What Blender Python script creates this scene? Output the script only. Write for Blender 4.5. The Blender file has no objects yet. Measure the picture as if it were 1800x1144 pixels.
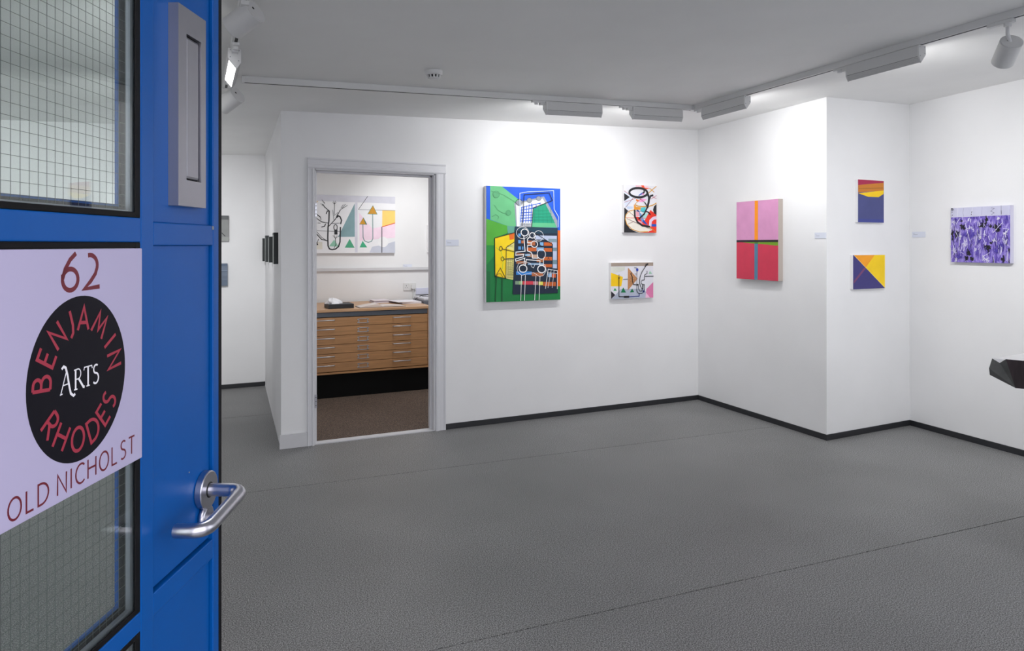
import bpy, math, random
from mathutils import Vector, Matrix

# ------------------------------------------------------------------ camera, world, exposure
scn = bpy.context.scene
COL = scn.collection
cam_data = bpy.data.cameras.new('camera')
cam = bpy.data.objects.new('camera', cam_data)
COL.objects.link(cam)
cam.location = (-0.6084, -5.3296, 1.5)
cam.rotation_euler = (math.radians(90), 0, math.radians(-24.944))
cam_data.sensor_width = 36.0
cam_data.lens = 24.36
cam_data.shift_y = -0.0789
cam_data.clip_start = 0.05
scn.camera = cam

world = bpy.data.worlds.new('overcast_sky')
scn.world = world
world.use_nodes = True
bg = world.node_tree.nodes['Background']
bg.inputs['Color'].default_value = (0.98, 0.955, 1.0, 1)
bg.inputs['Strength'].default_value = 2.7

vs = scn.view_settings
vs.view_transform = 'Standard'
vs.look = 'None'
vs.gamma = 1.0
vs.use_curve_mapping = False
vs.exposure = 0.0

WASH_POWER = 5.5      # linear wall washers on the track
SPOT_POWER = 40.0      # cylinder spotlights
OFFICE_POWER = 15.0    # unseen panel light added to brighten the office

# ------------------------------------------------------------------ building frame
# world x (u) runs along the long back wall and world y (v) runs away behind it, origin at the free corner of that wall
ANG = 0.0
def G(u, v, z=0.0):
    return (u, v, z)
def zc(u, v):                       # underside of the slightly sloping ceiling
    return 2.484 + 0.0326 * u - 0.0152 * v

# ------------------------------------------------------------------ materials
def lin(c):
    c = c / 255.0
    return c / 12.92 if c <= 0.04045 else ((c + 0.055) / 1.055) ** 2.4
def rgb(h):
    h = h.lstrip('#')
    return (lin(int(h[0:2], 16)), lin(int(h[2:4], 16)), lin(int(h[4:6], 16)), 1)
MATS = {}
def mat(name, hexc, rough=0.6, metal=0.0, var=0.0, scale=6.0, bump=0.0, bscale=80.0, spec=0.5, stretch=None, emit=None):
    if name in MATS:
        return MATS[name]
    m = bpy.data.materials.new(name)
    m.use_nodes = True
    nt = m.node_tree
    b = nt.nodes['Principled BSDF']
    b.inputs['Base Color'].default_value = rgb(hexc)
    b.inputs['Roughness'].default_value = rough
    b.inputs['Metallic'].default_value = metal
    b.inputs['Specular IOR Level'].default_value = spec
    if var or bump:
        tc = nt.nodes.new('ShaderNodeTexCoord')
        mp = nt.nodes.new('ShaderNodeMapping')
        nt.links.new(tc.outputs['Object'], mp.inputs['Vector'])
        if stretch:
            mp.inputs['Scale'].default_value = stretch
    if var:
        n = nt.nodes.new('ShaderNodeTexNoise')
        n.inputs['Scale'].default_value = scale
        n.inputs['Detail'].default_value = 5
        nt.links.new(mp.outputs['Vector'], n.inputs['Vector'])
        r = nt.nodes.new('ShaderNodeValToRGB')
        c = rgb(hexc)
        r.color_ramp.elements[0].position = 0.3
        r.color_ramp.elements[1].position = 0.7
        r.color_ramp.elements[0].color = (c[0] * (1 - var), c[1] * (1 - var), c[2] * (1 - var), 1)
        r.color_ramp.elements[1].color = (min(1, c[0] * (1 + var)), min(1, c[1] * (1 + var)), min(1, c[2] * (1 + var)), 1)
        nt.links.new(n.outputs['Fac'], r.inputs['Fac'])
        nt.links.new(r.outputs['Color'], b.inputs['Base Color'])
    if bump:
        n2 = nt.nodes.new('ShaderNodeTexNoise')
        n2.inputs['Scale'].default_value = bscale
        n2.inputs['Detail'].default_value = 3
        nt.links.new(mp.outputs['Vector'], n2.inputs['Vector'])
        bp = nt.nodes.new('ShaderNodeBump')
        bp.inputs['Strength'].default_value = bump
        bp.inputs['Distance'].default_value = 0.002
        nt.links.new(n2.outputs['Fac'], bp.inputs['Height'])
        nt.links.new(bp.outputs['Normal'], b.inputs['Normal'])
    if emit:
        b.inputs['Emission Color'].default_value = (1, 1, 1, 1)
        b.inputs['Emission Strength'].default_value = emit
    MATS[name] = m
    return m

def glass_mat(name, tint, ior=1.45):
    m = bpy.data.materials.new(name)
    m.use_nodes = True
    nt = m.node_tree
    nt.nodes.clear()
    o = nt.nodes.new('ShaderNodeOutputMaterial')
    mx = nt.nodes.new('ShaderNodeMixShader')
    t = nt.nodes.new('ShaderNodeBsdfTransparent')
    t.inputs['Color'].default_value = tint
    g = nt.nodes.new('ShaderNodeBsdfGlossy')
    g.inputs['Roughness'].default_value = 0.01
    f = nt.nodes.new('ShaderNodeFresnel')
    geo = nt.nodes.new('ShaderNodeNewGeometry')          # same reflectance for the inner face of the pane
    io = nt.nodes.new('ShaderNodeMapRange')
    io.inputs[3].default_value = ior
    io.inputs[4].default_value = 1.0 / ior
    nt.links.new(geo.outputs['Backfacing'], io.inputs[0])
    nt.links.new(io.outputs[0], f.inputs['IOR'])
    nt.links.new(f.outputs[0], mx.inputs[0])
    nt.links.new(t.outputs[0], mx.inputs[1])
    nt.links.new(g.outputs[0], mx.inputs[2])
    nt.links.new(mx.outputs[0], o.inputs[0])
    return m

def speckle_mat(name, base, dark, light, scale, rough, bump=0.15, big=0.12):
    m = bpy.data.materials.new(name)
    m.use_nodes = True
    nt = m.node_tree
    b = nt.nodes['Principled BSDF']
    b.inputs['Roughness'].default_value = rough
    tc = nt.nodes.new('ShaderNodeTexCoord')
    n = nt.nodes.new('ShaderNodeTexNoise')
    n.inputs['Scale'].default_value = scale
    n.inputs['Detail'].default_value = 2
    nt.links.new(tc.outputs['Object'], n.inputs['Vector'])
    r = nt.nodes.new('ShaderNodeValToRGB')
    e = r.color_ramp.elements
    e[0].position, e[0].color = 0.36, rgb(dark)
    e[1].position, e[1].color = 0.66, rgb(light)
    k = e.new(0.5)
    k.color = rgb(base)
    nt.links.new(n.outputs['Fac'], r.inputs['Fac'])
    n2 = nt.nodes.new('ShaderNodeTexNoise')
    n2.inputs['Scale'].default_value = 1.3
    n2.inputs['Detail'].default_value = 6
    nt.links.new(tc.outputs['Object'], n2.inputs['Vector'])
    mr = nt.nodes.new('ShaderNodeMapRange')
    mr.inputs[1].default_value = 0.3
    mr.inputs[2].default_value = 0.7
    mr.inputs[3].default_value = 1 - big
    mr.inputs[4].default_value = 1 + big
    nt.links.new(n2.outputs['Fac'], mr.inputs[0])
    mx = nt.nodes.new('ShaderNodeVectorMath')
    mx.operation = 'SCALE'
    nt.links.new(r.outputs['Color'], mx.inputs[0])
    nt.links.new(mr.outputs[0], mx.inputs['Scale'])
    nt.links.new(mx.outputs[0], b.inputs['Base Color'])
    bp = nt.nodes.new('ShaderNodeBump')
    bp.inputs['Strength'].default_value = bump
    bp.inputs['Distance'].default_value = 0.001
    nt.links.new(n.outputs['Fac'], bp.inputs['Height'])
    nt.links.new(bp.outputs['Normal'], b.inputs['Normal'])
    return m

M_WALL = mat('wall_paint', '#e9e9ea', 0.75, var=0.02, scale=2.5, bump=0.12, bscale=60)
M_CEIL = mat('ceiling_paint', '#f0f0ef', 0.85, var=0.025, scale=2.0, bump=0.1, bscale=40)
M_VINYL = speckle_mat('grey_vinyl', '#757575', '#3c3c3c', '#a6a6a6', 210, 0.5, 0.012)
M_SEAM = mat('seam_dark', '#2b2b2c', 0.8)
M_CARPET = speckle_mat('brown_carpet', '#58493f', '#2e2622', '#7a675a', 170, 0.95, 0.6)
M_PAVE = mat('pavement', '#8a8c90', 0.85, var=0.1, scale=3)
M_GLOSSW = mat('white_gloss_paint', '#d9d9dd', 0.35, bump=0.05, bscale=25)
M_SKIRT = mat('black_skirting', '#26272b', 0.5)
M_TRIMW = mat('white_trim', '#cfcfd2', 0.5, var=0.03)
M_PLASTIC = mat('white_plastic', '#dcdcdc', 0.4)
M_LAMPBODY = mat('lamp_body_white', '#d2d2d2', 0.4)
M_DARK = mat('dark_slot', '#17181a', 0.6)
M_LENS = mat('lamp_lens', '#ffffff', 0.4, emit=14.0)
M_BLUE = mat('blue_gloss_paint', '#0054a4', 0.34, spec=0.22, var=0.05, scale=5, bump=0.06, bscale=18)
M_GASKET = mat('black_gasket', '#0a0a0d', 0.6, spec=0.2)
M_STEEL = mat('satin_steel', '#c4c4cc', 0.28, 1.0, bump=0.03, bscale=200)
M_PLATE = mat('brushed_plate', '#a9a9b0', 0.42, 1.0, var=0.06, scale=9)
M_SPACER = mat('spacer_aluminium', '#8e939b', 0.45, 0.6)
M_GLASS = glass_mat('wired_glass', (0.955, 0.98, 0.972, 1))
M_WINGLASS = glass_mat('window_glass', (0.95, 0.97, 0.97, 1))
M_WIRE = mat('mesh_wire', '#565e5c', 0.5, 0.0)
M_SIGN = mat('sign_white', '#b9b3d4', 0.4)
M_SIGNK = mat('sign_black', '#100f18', 0.5, spec=0.15)
M_SIGNR = mat('sign_red', '#6c1629', 0.45)
M_SIGNRD = mat('sign_red_on_black', '#a52a42', 0.45)
M_SIGNW = mat('sign_lettering_white', '#f4f4fa', 0.4)
M_OAK = mat('oak_veneer', '#b58558', 0.5, var=0.16, scale=7, stretch=(0.6, 6, 9))
M_OAKTOP = mat('oak_top', '#c39a74', 0.4, var=0.1, scale=7, stretch=(0.6, 7, 6))
M_GREYMETAL = mat('grey_painted_steel', '#5d636d', 0.45)
M_ALU = mat('handle_aluminium', '#b9b9bd', 0.35, 0.8)
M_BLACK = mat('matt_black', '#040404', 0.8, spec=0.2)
M_PAPER = mat('paper_white', '#ececf0', 0.7)
M_CANVAS = mat('canvas_white', '#ecebec', 0.75, bump=0.1, bscale=300)
M_LINEN = mat('canvas_linen', '#b5aaa2', 0.8, bump=0.15, bscale=300)
M_TIMBER = mat('dark_timber', '#2a2024', 0.75, var=0.5, scale=6, stretch=(2, 9, 1), bump=0.8, bscale=25)
M_ENDGRAIN = mat('timber_end_grain', '#4b4c4b', 0.8, var=0.25, scale=14, bump=0.6, bscale=40)

# ------------------------------------------------------------------ mesh builder
class MB:
    def __init__(self):
        self.v, self.f, self.m = [], [], []
    def add(self, vs, fs, mi=0):
        o = len(self.v)
        self.v += [tuple(p) for p in vs]
        for f in fs:
            self.f.append([i + o for i in f])
            self.m.append(mi)
        return self
    def box(self, x0, x1, y0, y1, z0, z1, mi=0):
        vs = [(x, y, z) for z in (z0, z1) for y in (y0, y1) for x in (x0, x1)]
        return self.add(vs, [(0, 2, 3, 1), (4, 5, 7, 6), (0, 1, 5, 4), (2, 6, 7, 3), (0, 4, 6, 2), (1, 3, 7, 5)], mi)
    def prism(self, pts, z0, z1, mi=0, axis='z'):
        n = len(pts)
        area = sum(pts[i][0] * pts[(i + 1) % n][1] - pts[(i + 1) % n][0] * pts[i][1] for i in range(n))
        if area < 0:
            pts = pts[::-1]
        def P(a, b, c):
            return {'z': (a, b, c), 'y': (a, -c, b), 'x': (c, a, b)}[axis]
        vs = [P(a, b, z0) for a, b in pts] + [P(a, b, z1) for a, b in pts]
        fs = [tuple(range(n - 1, -1, -1)), tuple(range(n, 2 * n))]
        fs += [(i, (i + 1) % n, n + (i + 1) % n, n + i) for i in range(n)]
        return self.add(vs, fs, mi)
    def tube(self, path, r, seg=14, mi=0, caps=True):
        path = [Vector(p) for p in path]
        rs = r if isinstance(r, (list, tuple)) else [r] * len(path)
        rings = []
        up = None
        for i, p in enumerate(path):
            a = path[max(0, i - 1)]
            b = path[min(len(path) - 1, i + 1)]
            t = (b - a).normalized()
            if up is None:
                up = Vector((0, 0, 1)) if abs(t.z) < 0.9 else Vector((1, 0, 0))
            s = t.cross(up).normalized()
            up = s.cross(t).normalized()
            rings.append([p + (s * math.cos(k * 2 * math.pi / seg) + up * math.sin(k * 2 * math.pi / seg)) * rs[i] for k in range(seg)])
        vs = [q for rg in rings for q in rg]
        fs = []
        for i in range(len(path) - 1):
            for k in range(seg):
                a, b = i * seg + k, i * seg + (k + 1) % seg
                fs.append((a, b, b + seg, a + seg))
        if caps:
            fs.append(tuple(range(seg - 1, -1, -1)))
            fs.append(tuple((len(path) - 1) * seg + k for k in range(seg)))
        return self.add(vs, fs, mi)
    def lathe(self, prof, seg=24, mi=0):
        """profile of (r, z) turned round z"""
        n = len(prof)
        vs = [(r * math.cos(2 * math.pi * k / seg), r * math.sin(2 * math.pi * k / seg), z) for k in range(seg) for r, z in prof]
        fs = []
        for k in range(seg):
            for i in range(n - 1):
                a = k * n + i
                b = ((k + 1) % seg) * n + i
                fs.append((a, b, b + 1, a + 1))
        return self.add(vs, fs, mi)
    def build(self, name, mats, parent=None, loc=(0, 0, 0), rot=(0, 0, 0), smooth=False, bevel=0.0, bseg=2):
        me = bpy.data.meshes.new(name)
        me.from_pydata(self.v, [], self.f)
        for q in (mats if isinstance(mats, (list, tuple)) else [mats]):
            me.materials.append(q)
        for p, i in zip(me.polygons, self.m):
            p.material_index = i
        if smooth:
            me.polygons.foreach_set('use_smooth', [True] * len(me.polygons))
            me.set_sharp_from_angle(angle=math.radians(40))
        me.update()
        o = bpy.data.objects.new(name, me)
        COL.objects.link(o)
        o.location = loc
        o.rotation_euler = rot
        o.parent = parent
        if bevel:
            b = o.modifiers.new('edge', 'BEVEL')
            b.width = bevel
            b.segments = bseg
            b.limit_method = 'ANGLE'
            b.angle_limit = math.radians(35)
        return o

def tag(o, label=None, cat=None, group=None, kind=None):
    if label: o['label'] = label
    if cat: o['category'] = cat
    if group: o['group'] = group
    if kind: o['kind'] = kind
    return o
def empty(name, loc, rot=(0, 0, 0)):
    o = bpy.data.objects.new(name, None)
    COL.objects.link(o)
    o.location = loc
    o.rotation_euler = rot
    o.empty_display_size = 0.05
    return o
def guv(pts):
    return [G(u, v)[:2] for u, v in pts]
def struct(o):
    o['kind'] = 'structure'
    return o

# flat painted shapes: thin overlapping layers of paint in a picture plane (x right, z up, -y towards the viewer)
LAYER = 0.00006
def ribbon(pts, w):
    """polygon outline strips of a stroked line, mitred"""
    n = len(pts)
    closed = pts[0] == pts[-1] and n > 3
    L, R = [], []
    for i in range(n):
        a = pts[i - 1] if i > 0 else (pts[-2] if closed else None)
        b = pts[i + 1] if i < n - 1 else (pts[1] if closed else None)
        p = pts[i]
        d = []
        for q0, q1 in ((a, p), (p, b)):
            if q0 is None or q1 is None:
                continue
            dx, dy = q1[0] - q0[0], q1[1] - q0[1]
            l = math.hypot(dx, dy) or 1e-9
            d.append((dx / l, dy / l))
        if not d:
            d = [(1, 0)]
        tx, ty = sum(q[0] for q in d), sum(q[1] for q in d)
        l = math.hypot(tx, ty)
        if l < 1e-6:
            tx, ty = d[0]
            l = 1
        tx, ty = tx / l, ty / l
        c = max(0.45, tx * d[0][0] + ty * d[0][1])
        k = w / 2 / c
        L.append((p[0] - ty * k, p[1] + tx * k))
        R.append((p[0] + ty * k, p[1] - tx * k))
    return L, R
def art_mesh(ops, x0, z0, w, h, name, parent, y=-0.0, rough=0.6):
    """ops in thousandths of the picture's width and height"""
    mb = MB()
    mats, idx = [], {}
    depth = y
    def cl(v):
        return min(1000, max(0, v))
    for o in ops:
        c = o[1]
        if c not in idx:
            idx[c] = len(mats)
            mats.append(mat('paint_' + c.lstrip('#'), c, rough, var=0.06, scale=9, bump=0.08, bscale=150))
        depth -= LAYER
        if o[0] == 'p':
            pts = [(x0 + cl(a) / 1000 * w, z0 + cl(b) / 1000 * h) for a, b in o[2]]
            n = len(pts)
            ar = sum(pts[i][0] * pts[(i + 1) % n][1] - pts[(i + 1) % n][0] * pts[i][1] for i in range(n))
            if ar < 0:
                pts = pts[::-1]
            mb.add([(a, depth, b) for a, b in pts], [tuple(range(n))], idx[c])
        else:
            pts = [(x0 + cl(a) / 1000 * w, z0 + cl(b) / 1000 * h) for a, b in o[3]]
            L, R = ribbon(pts, o[2] / 1000 * w)
            n = len(pts)
            q = lambda P: (min(x0 + w, max(x0, P[0])), depth, min(z0 + h, max(z0, P[1])))
            mb.add([q(P) for P in L] + [q(P) for P in R], [(i, n + i, n + i + 1, i + 1) for i in range(n - 1)], idx[c])
    return mb.build(name, mats, parent)

# ------------------------------------------------------------------ the pictures as painted: filled shapes (p) and brush lines (l),
# colour, points in thousandths of the canvas width and height measured from its lower left corner
ART_TOWERS = [
    ('p','#0a7a3c',[(-7,719),(1004,717),(1000,0),(0,0)]),
    ('p','#0f58d6',[(0,1000),(1000,1000),(998,622),(4,629)]),
    ('p','#66bb80',[(49,1000),(201,1000),(445,880),(370,858),(389,654),(280,657),(52,711)]),
    ('p','#4faa33',[(3,719),(280,657),(272,595),(106,553),(108,404),(2,320)]),
    ('p','#1f8f3c',[(2,490),(107,489),(108,404),(2,320)]),
    ('p','#0a6a38',[(7,267),(52,266),(51,1),(0,0)]),
    ('p','#5fa590',[(271,657),(375,654),(367,600),(280,593)]),
    ('p','#e96b16',[(953,624),(1000,624),(1002,121),(956,122)]),
    ('p','#9aa0ac',[(366,858),(769,925),(958,712),(959,648),(392,650)]),
    ('p','#eef0f4',[(390,851),(752,906),(814,832),(659,767),(616,650),(402,650)]),
    ('p','#14a07c',[(619,812),(787,865),(924,688),(606,687)]),
    ('p','#5fc08c',[(605,689),(924,688),(949,648),(603,650)]),
    ('p','#eef0f4',[(458,821),(747,870),(618,816),(602,687),(439,687)]),
    ('l','#1d5ad0',10,[(456,821),(727,865)]),
    ('l','#1d5ad0',10,[(453,797),(667,823)]),
    ('l','#1d5ad0',10,[(450,773),(608,782)]),
    ('l','#1d5ad0',10,[(447,750),(608,758)]),
    ('l','#1d5ad0',10,[(444,726),(608,734)]),
    ('l','#1d5ad0',10,[(440,702),(609,710)]),
    ('l','#1d5ad0',10,[(464,821),(451,689)]),
    ('l','#1d5ad0',10,[(498,831),(485,689)]),
    ('l','#1d5ad0',10,[(532,840),(519,689)]),
    ('l','#1d5ad0',10,[(566,850),(553,689)]),
    ('l','#1d5ad0',10,[(600,860),(587,689)]),
    ('l','#1d5ad0',8,[(607,841),(618,816)]),
    ('l','#1d5ad0',8,[(658,852),(665,830)]),
    ('l','#1d5ad0',8,[(710,863),(715,850)]),
    ('l','#0b8a6a',5,[(642,808),(640,689)]),
    ('l','#0b8a6a',5,[(696,817),(698,688)]),
    ('l','#0b8a6a',5,[(752,826),(757,688)]),
    ('l','#0b8a6a',5,[(807,835),(816,688)]),
    ('l','#0b8a6a',5,[(862,844),(875,688)]),
    ('l','#0b8a6a',5,[(618,794),(840,802)]),
    ('l','#0b8a6a',5,[(618,767),(865,773)]),
    ('l','#0b8a6a',5,[(619,740),(890,745)]),
    ('l','#0b8a6a',5,[(619,713),(915,716)]),
    ('l','#30405c',3,[(456,685),(455,652)]),
    ('l','#30405c',3,[(473,685),(471,652)]),
    ('l','#30405c',3,[(490,685),(488,652)]),
    ('l','#30405c',3,[(507,685),(505,652)]),
    ('l','#30405c',3,[(524,685),(522,652)]),
    ('l','#30405c',3,[(541,685),(539,652)]),
    ('l','#30405c',3,[(558,684),(556,652)]),
    ('l','#30405c',3,[(575,684),(573,652)]),
    ('l','#30405c',3,[(592,684),(591,652)]),
    ('l','#30405c',3,[(442,678),(602,678)]),
    ('l','#30405c',3,[(442,669),(602,668)]),
    ('l','#30405c',3,[(443,659),(602,658)]),
    ('p','#8e949f',[(386,869),(431,891),(474,875),(474,859),(432,837),(397,848)]),
    ('l','#11131a',5,[(477,866),(475,858),(469,850),(459,844),(446,840),(432,839),(418,840),(405,844),(395,850),(389,857),(386,866),(388,874),(395,882),(405,888),(417,891),(431,893),(446,892),(458,888),(468,882),(475,874),(477,866)]),
    ('p','#8e949f',[(603,886),(601,879),(596,873),(588,868),(578,865),(566,864),(555,866),(546,870),(539,876),(535,882),(535,889),(539,896),(546,902),(555,906),(566,908),(577,907),(587,904),(596,899),(601,893)]),
    ('l','#11131a',3,[(603,886),(601,879),(597,873),(589,869),(580,865),(569,864),(559,865),(549,868),(541,873),(537,879),(535,886),(536,892),(541,899),(549,903),(558,906),(569,908),(579,907),(589,904),(596,899),(601,893),(603,886)]),
    ('p','#8e949f',[(730,905),(728,899),(723,893),(714,889),(704,886),(693,886),(682,887),(672,891),(665,896),(662,902),(661,908),(665,914),(672,919),(681,923),(692,925),(704,924),(714,922),(722,917),(728,912)]),
    ('l','#11131a',3,[(730,905),(728,899),(723,894),(716,889),(706,886),(696,885),(685,886),(675,889),(668,893),(663,899),(661,905),(663,911),(667,916),(675,921),(684,924),(695,925),(706,924),(715,921),(723,917),(728,911),(730,905)]),
    ('p','#58a874',[(170,929),(168,919),(161,911),(151,904),(138,900),(124,899),(110,901),(98,907),(90,914),(85,924),(85,933),(89,943),(98,950),(110,956),(123,958),(137,958),(150,954),(161,947),(168,939)]),
    ('p','#58a874',[(320,772),(318,765),(313,759),(305,754),(295,751),(284,751),(273,752),(264,756),(257,762),(254,769),(254,776),(257,782),(264,788),(273,792),(284,793),(295,793),(305,790),(313,785),(318,779)]),
    ('l','#3b7a50',3,[(170,929),(168,920),(162,911),(153,905),(141,900),(128,899),(114,900),(102,904),(93,911),(87,919),(84,928),(86,938),(92,946),(102,953),(114,957),(127,959),(140,957),(152,953),(162,946),(168,938),(170,929)]),
    ('l','#3b7a50',3,[(320,772),(319,765),(314,759),(307,755),(297,752),(287,751),(277,752),(267,755),(260,759),(255,765),(253,772),(255,779),(260,785),(267,789),(276,792),(286,794),(297,793),(306,789),(314,785),(318,779),(320,772)]),
    ('l','#3b7a50',3,[(103,836),(145,793),(212,769),(270,769)]),
    ('l','#3b7a50',3,[(56,958),(218,927),(386,864)]),
    ('l','#3b7a50',3,[(72,735),(121,756),(162,735),(146,713)]),
    ('p','#f8d400',[(106,553),(367,600),(365,519),(257,472),(256,203),(110,226)]),
    ('p','#e96b16',[(292,591),(367,599),(360,543),(303,536)]),
    ('p','#e6dc86',[(257,472),(365,519),(352,187),(256,202)]),
    ('p','#f4d620',[(260,464),(362,442),(362,377),(258,378)]),
    ('l','#b8d838',8,[(124,473),(190,435),(219,359),(209,284)]),
    ('l','#5a5a2c',3,[(265,488),(310,489),(350,487)]),
    ('l','#5a5a2c',3,[(262,477),(310,480),(350,474)]),
    ('l','#5a5a2c',3,[(264,375),(311,379),(351,377)]),
    ('l','#5a5a2c',3,[(264,366),(311,368),(352,364)]),
    ('l','#5a5a2c',3,[(268,354),(311,359),(352,354)]),
    ('l','#5a5a2c',3,[(263,344),(312,341),(352,347)]),
    ('l','#5a5a2c',3,[(266,333),(312,335),(352,330)]),
    ('l','#5a5a2c',3,[(267,321),(312,321),(352,324)]),
    ('l','#5a5a2c',3,[(268,310),(312,309),(352,314)]),
    ('l','#5a5a2c',3,[(267,300),(312,298),(352,301)]),
    ('l','#5a5a2c',3,[(264,287),(312,286),(352,292)]),
    ('l','#5a5a2c',3,[(269,278),(312,279),(353,281)]),
    ('l','#5a5a2c',3,[(266,268),(312,264),(353,269)]),
    ('l','#5a5a2c',3,[(266,254),(313,253),(353,255)]),
    ('l','#5a5a2c',3,[(264,243),(313,242),(353,248)]),
    ('l','#5a5a2c',3,[(264,234),(313,236),(353,233)]),
    ('l','#5a5a2c',3,[(269,223),(313,227),(353,226)]),
    ('l','#5a5a2c',3,[(269,212),(313,210),(353,209)]),
    ('l','#5a5a2c',3,[(283,375),(280,199)]),
    ('l','#5a5a2c',3,[(311,374),(308,199)]),
    ('l','#5a5a2c',3,[(335,374),(332,198)]),
    ('p','#072038',[(372,654),(959,645),(960,60),(342,61)]),
    ('p','#0a3a50',[(375,648),(956,642),(957,597),(662,593),(593,615),(376,616)]),
    ('p','#b9c4de',[(648,577),(946,575),(947,281),(880,284),(884,498),(783,540),(648,541)]),
    ('p','#7f98a4',[(826,548),(943,547),(944,516),(827,517)]),
    ('p','#6f8c98',[(888,468),(944,468),(945,437),(889,438)]),
    ('p','#6f8c98',[(886,359),(946,358),(946,320),(887,321)]),
    ('p','#5c9ad8',[(415,592),(448,592),(449,566),(415,566)]),
    ('p','#5c9ad8',[(415,535),(449,535),(449,506),(416,507)]),
    ('p','#5c9ad8',[(416,480),(451,479),(452,451),(416,452)]),
    ('p','#5c9ad8',[(467,479),(485,479),(486,451),(467,451)]),
    ('p','#b9683c',[(458,531),(495,531),(495,507),(458,507)]),
    ('p','#b9683c',[(539,531),(645,530),(646,488),(540,489)]),
    ('p','#7fb2e0',[(709,516),(759,516),(759,485),(709,486)]),
    ('p','#c65f22',[(766,516),(877,515),(878,484),(766,485)]),
    ('p','#c65f22',[(530,470),(663,469),(664,436),(530,437)]),
    ('p','#8ab4dc',[(663,471),(763,470),(763,439),(663,440)]),
    ('p','#c65f22',[(767,464),(878,463),(878,431),(767,433)]),
    ('p','#a8633c',[(395,420),(493,418),(493,399),(395,400)]),
    ('p','#b08060',[(535,416),(612,415),(613,386),(536,387)]),
    ('p','#9cc0e0',[(510,412),(578,411),(578,396),(510,396)]),
    ('p','#c8a48c',[(595,408),(672,407),(673,380),(596,381)]),
    ('p','#c65f22',[(759,387),(879,385),(879,354),(759,356)]),
    ('p','#a8633c',[(389,352),(531,349),(531,327),(389,329)]),
    ('p','#b46a38',[(664,366),(751,365),(751,341),(665,342)]),
    ('p','#c65f22',[(760,323),(880,321),(880,293),(760,295)]),
    ('p','#88a8c8',[(545,333),(760,330),(760,312),(545,316)]),
    ('p','#2e86d8',[(386,262),(597,258),(597,228),(387,232)]),
    ('p','#b9683c',[(597,249),(752,247),(753,214),(598,217)]),
    ('p','#90b4d8',[(822,239),(874,238),(874,205),(822,206)]),
    ('p','#d0581c',[(874,233),(930,232),(930,199),(874,200)]),
    ('p','#7f9c80',[(374,178),(425,177),(425,146),(374,148)]),
    ('p','#9cc07c',[(425,177),(472,176),(472,145),(425,146)]),
    ('p','#d83c50',[(472,176),(615,173),(616,142),(472,145)]),
    ('p','#c89098',[(615,171),(684,169),(684,139),(616,140)]),
    ('p','#e6e060',[(691,167),(750,166),(750,135),(691,136)]),
    ('p','#c65f22',[(753,163),(931,160),(931,124),(754,128)]),
    ('l','#11131a',8,[(644,598),(783,540),(884,498),(886,284)]),
    ('l','#11131a',7,[(542,583),(749,472)]),
    ('l','#11131a',5,[(813,362),(827,381),(843,359)]),
    ('l','#11131a',8,[(468,659),(495,934),(838,958),(883,890),(618,821),(597,651)]),
    ('l','#11131a',7,[(367,600),(106,553),(110,224),(251,202),(257,472),(365,519)]),
    ('l','#11131a',7,[(205,462),(204,456),(201,451),(197,447),(191,444),(185,444),(179,444),(174,447),(169,451),(166,456),(165,462),(166,468),(169,473),(173,477),(179,479),(185,480),(191,479),(197,476),(201,472),(204,467),(205,462)]),
    ('l','#11131a',7,[(205,458),(361,435)]),
    ('l','#11131a',7,[(226,372),(225,367),(223,362),(219,358),(214,356),(208,355),(202,356),(197,359),(193,363),(190,367),(189,373),(190,378),(193,383),(197,387),(202,389),(207,390),(213,389),(218,386),(222,382),(225,378),(226,372)]),
    ('l','#11131a',7,[(226,370),(365,374)]),
    ('l','#11131a',7,[(113,220),(179,294),(250,202),(113,220)]),
    ('l','#11131a',5,[(126,224),(151,243),(184,244),(209,215)]),
    ('l','#11131a',7,[(126,216),(112,2)]),
    ('l','#11131a',7,[(201,207),(200,3)]),
    ('l','#d8e6f8',7,[(439,659),(436,945),(537,959),(899,979),(906,813),(968,745),(965,651)]),
    ('l','#f2f2f4',5,[(559,599),(555,583),(543,568),(524,557),(501,550),(474,547),(448,550),(425,558),(406,569),(394,584),(389,600),(393,616),(405,630),(424,641),(447,649),(473,651),(499,649),(523,641),(542,629),(554,615),(559,599)]),
    ('l','#f2f2f4',10,[(547,602),(545,593),(538,584),(527,578),(514,573),(500,572),(485,574),(472,578),(461,585),(454,593),(452,603),(454,612),(461,620),(471,627),(484,631),(499,633),(514,631),(527,627),(537,620),(544,612),(547,602)]),
    ('l','#f2f2f4',10,[(643,577),(641,569),(636,563),(628,557),(617,554),(605,553),(594,554),(583,558),(575,563),(569,570),(568,577),(569,584),(575,591),(583,596),(593,600),(605,601),(617,599),(627,596),(635,591),(641,584),(643,577)]),
    ('l','#f2f2f4',5,[(757,573),(754,558),(744,546),(730,536),(712,529),(692,527),(671,530),(653,536),(639,546),(629,559),(626,573),(629,588),(638,600),(652,610),(670,617),(690,619),(711,616),(729,610),(744,600),(753,587),(757,573)]),
    ('l','#f2f2f4',10,[(676,499),(674,490),(668,482),(658,476),(646,472),(632,471),(618,473),(606,477),(596,483),(590,491),(587,500),(589,509),(596,516),(605,522),(618,526),(631,528),(645,526),(658,522),(668,516),(674,508),(676,499)]),
    ('l','#f2f2f4',10,[(488,572),(506,437),(383,430),(381,402),(490,410),(480,388),(375,370),(382,351),(502,377),(491,318)]),
    ('l','#f2f2f4',10,[(568,563),(539,545),(539,511),(591,511)]),
    ('l','#f2f2f4',10,[(591,489),(540,489),(537,440),(586,428),(606,403),(606,376),(681,375),(674,407)]),
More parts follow.
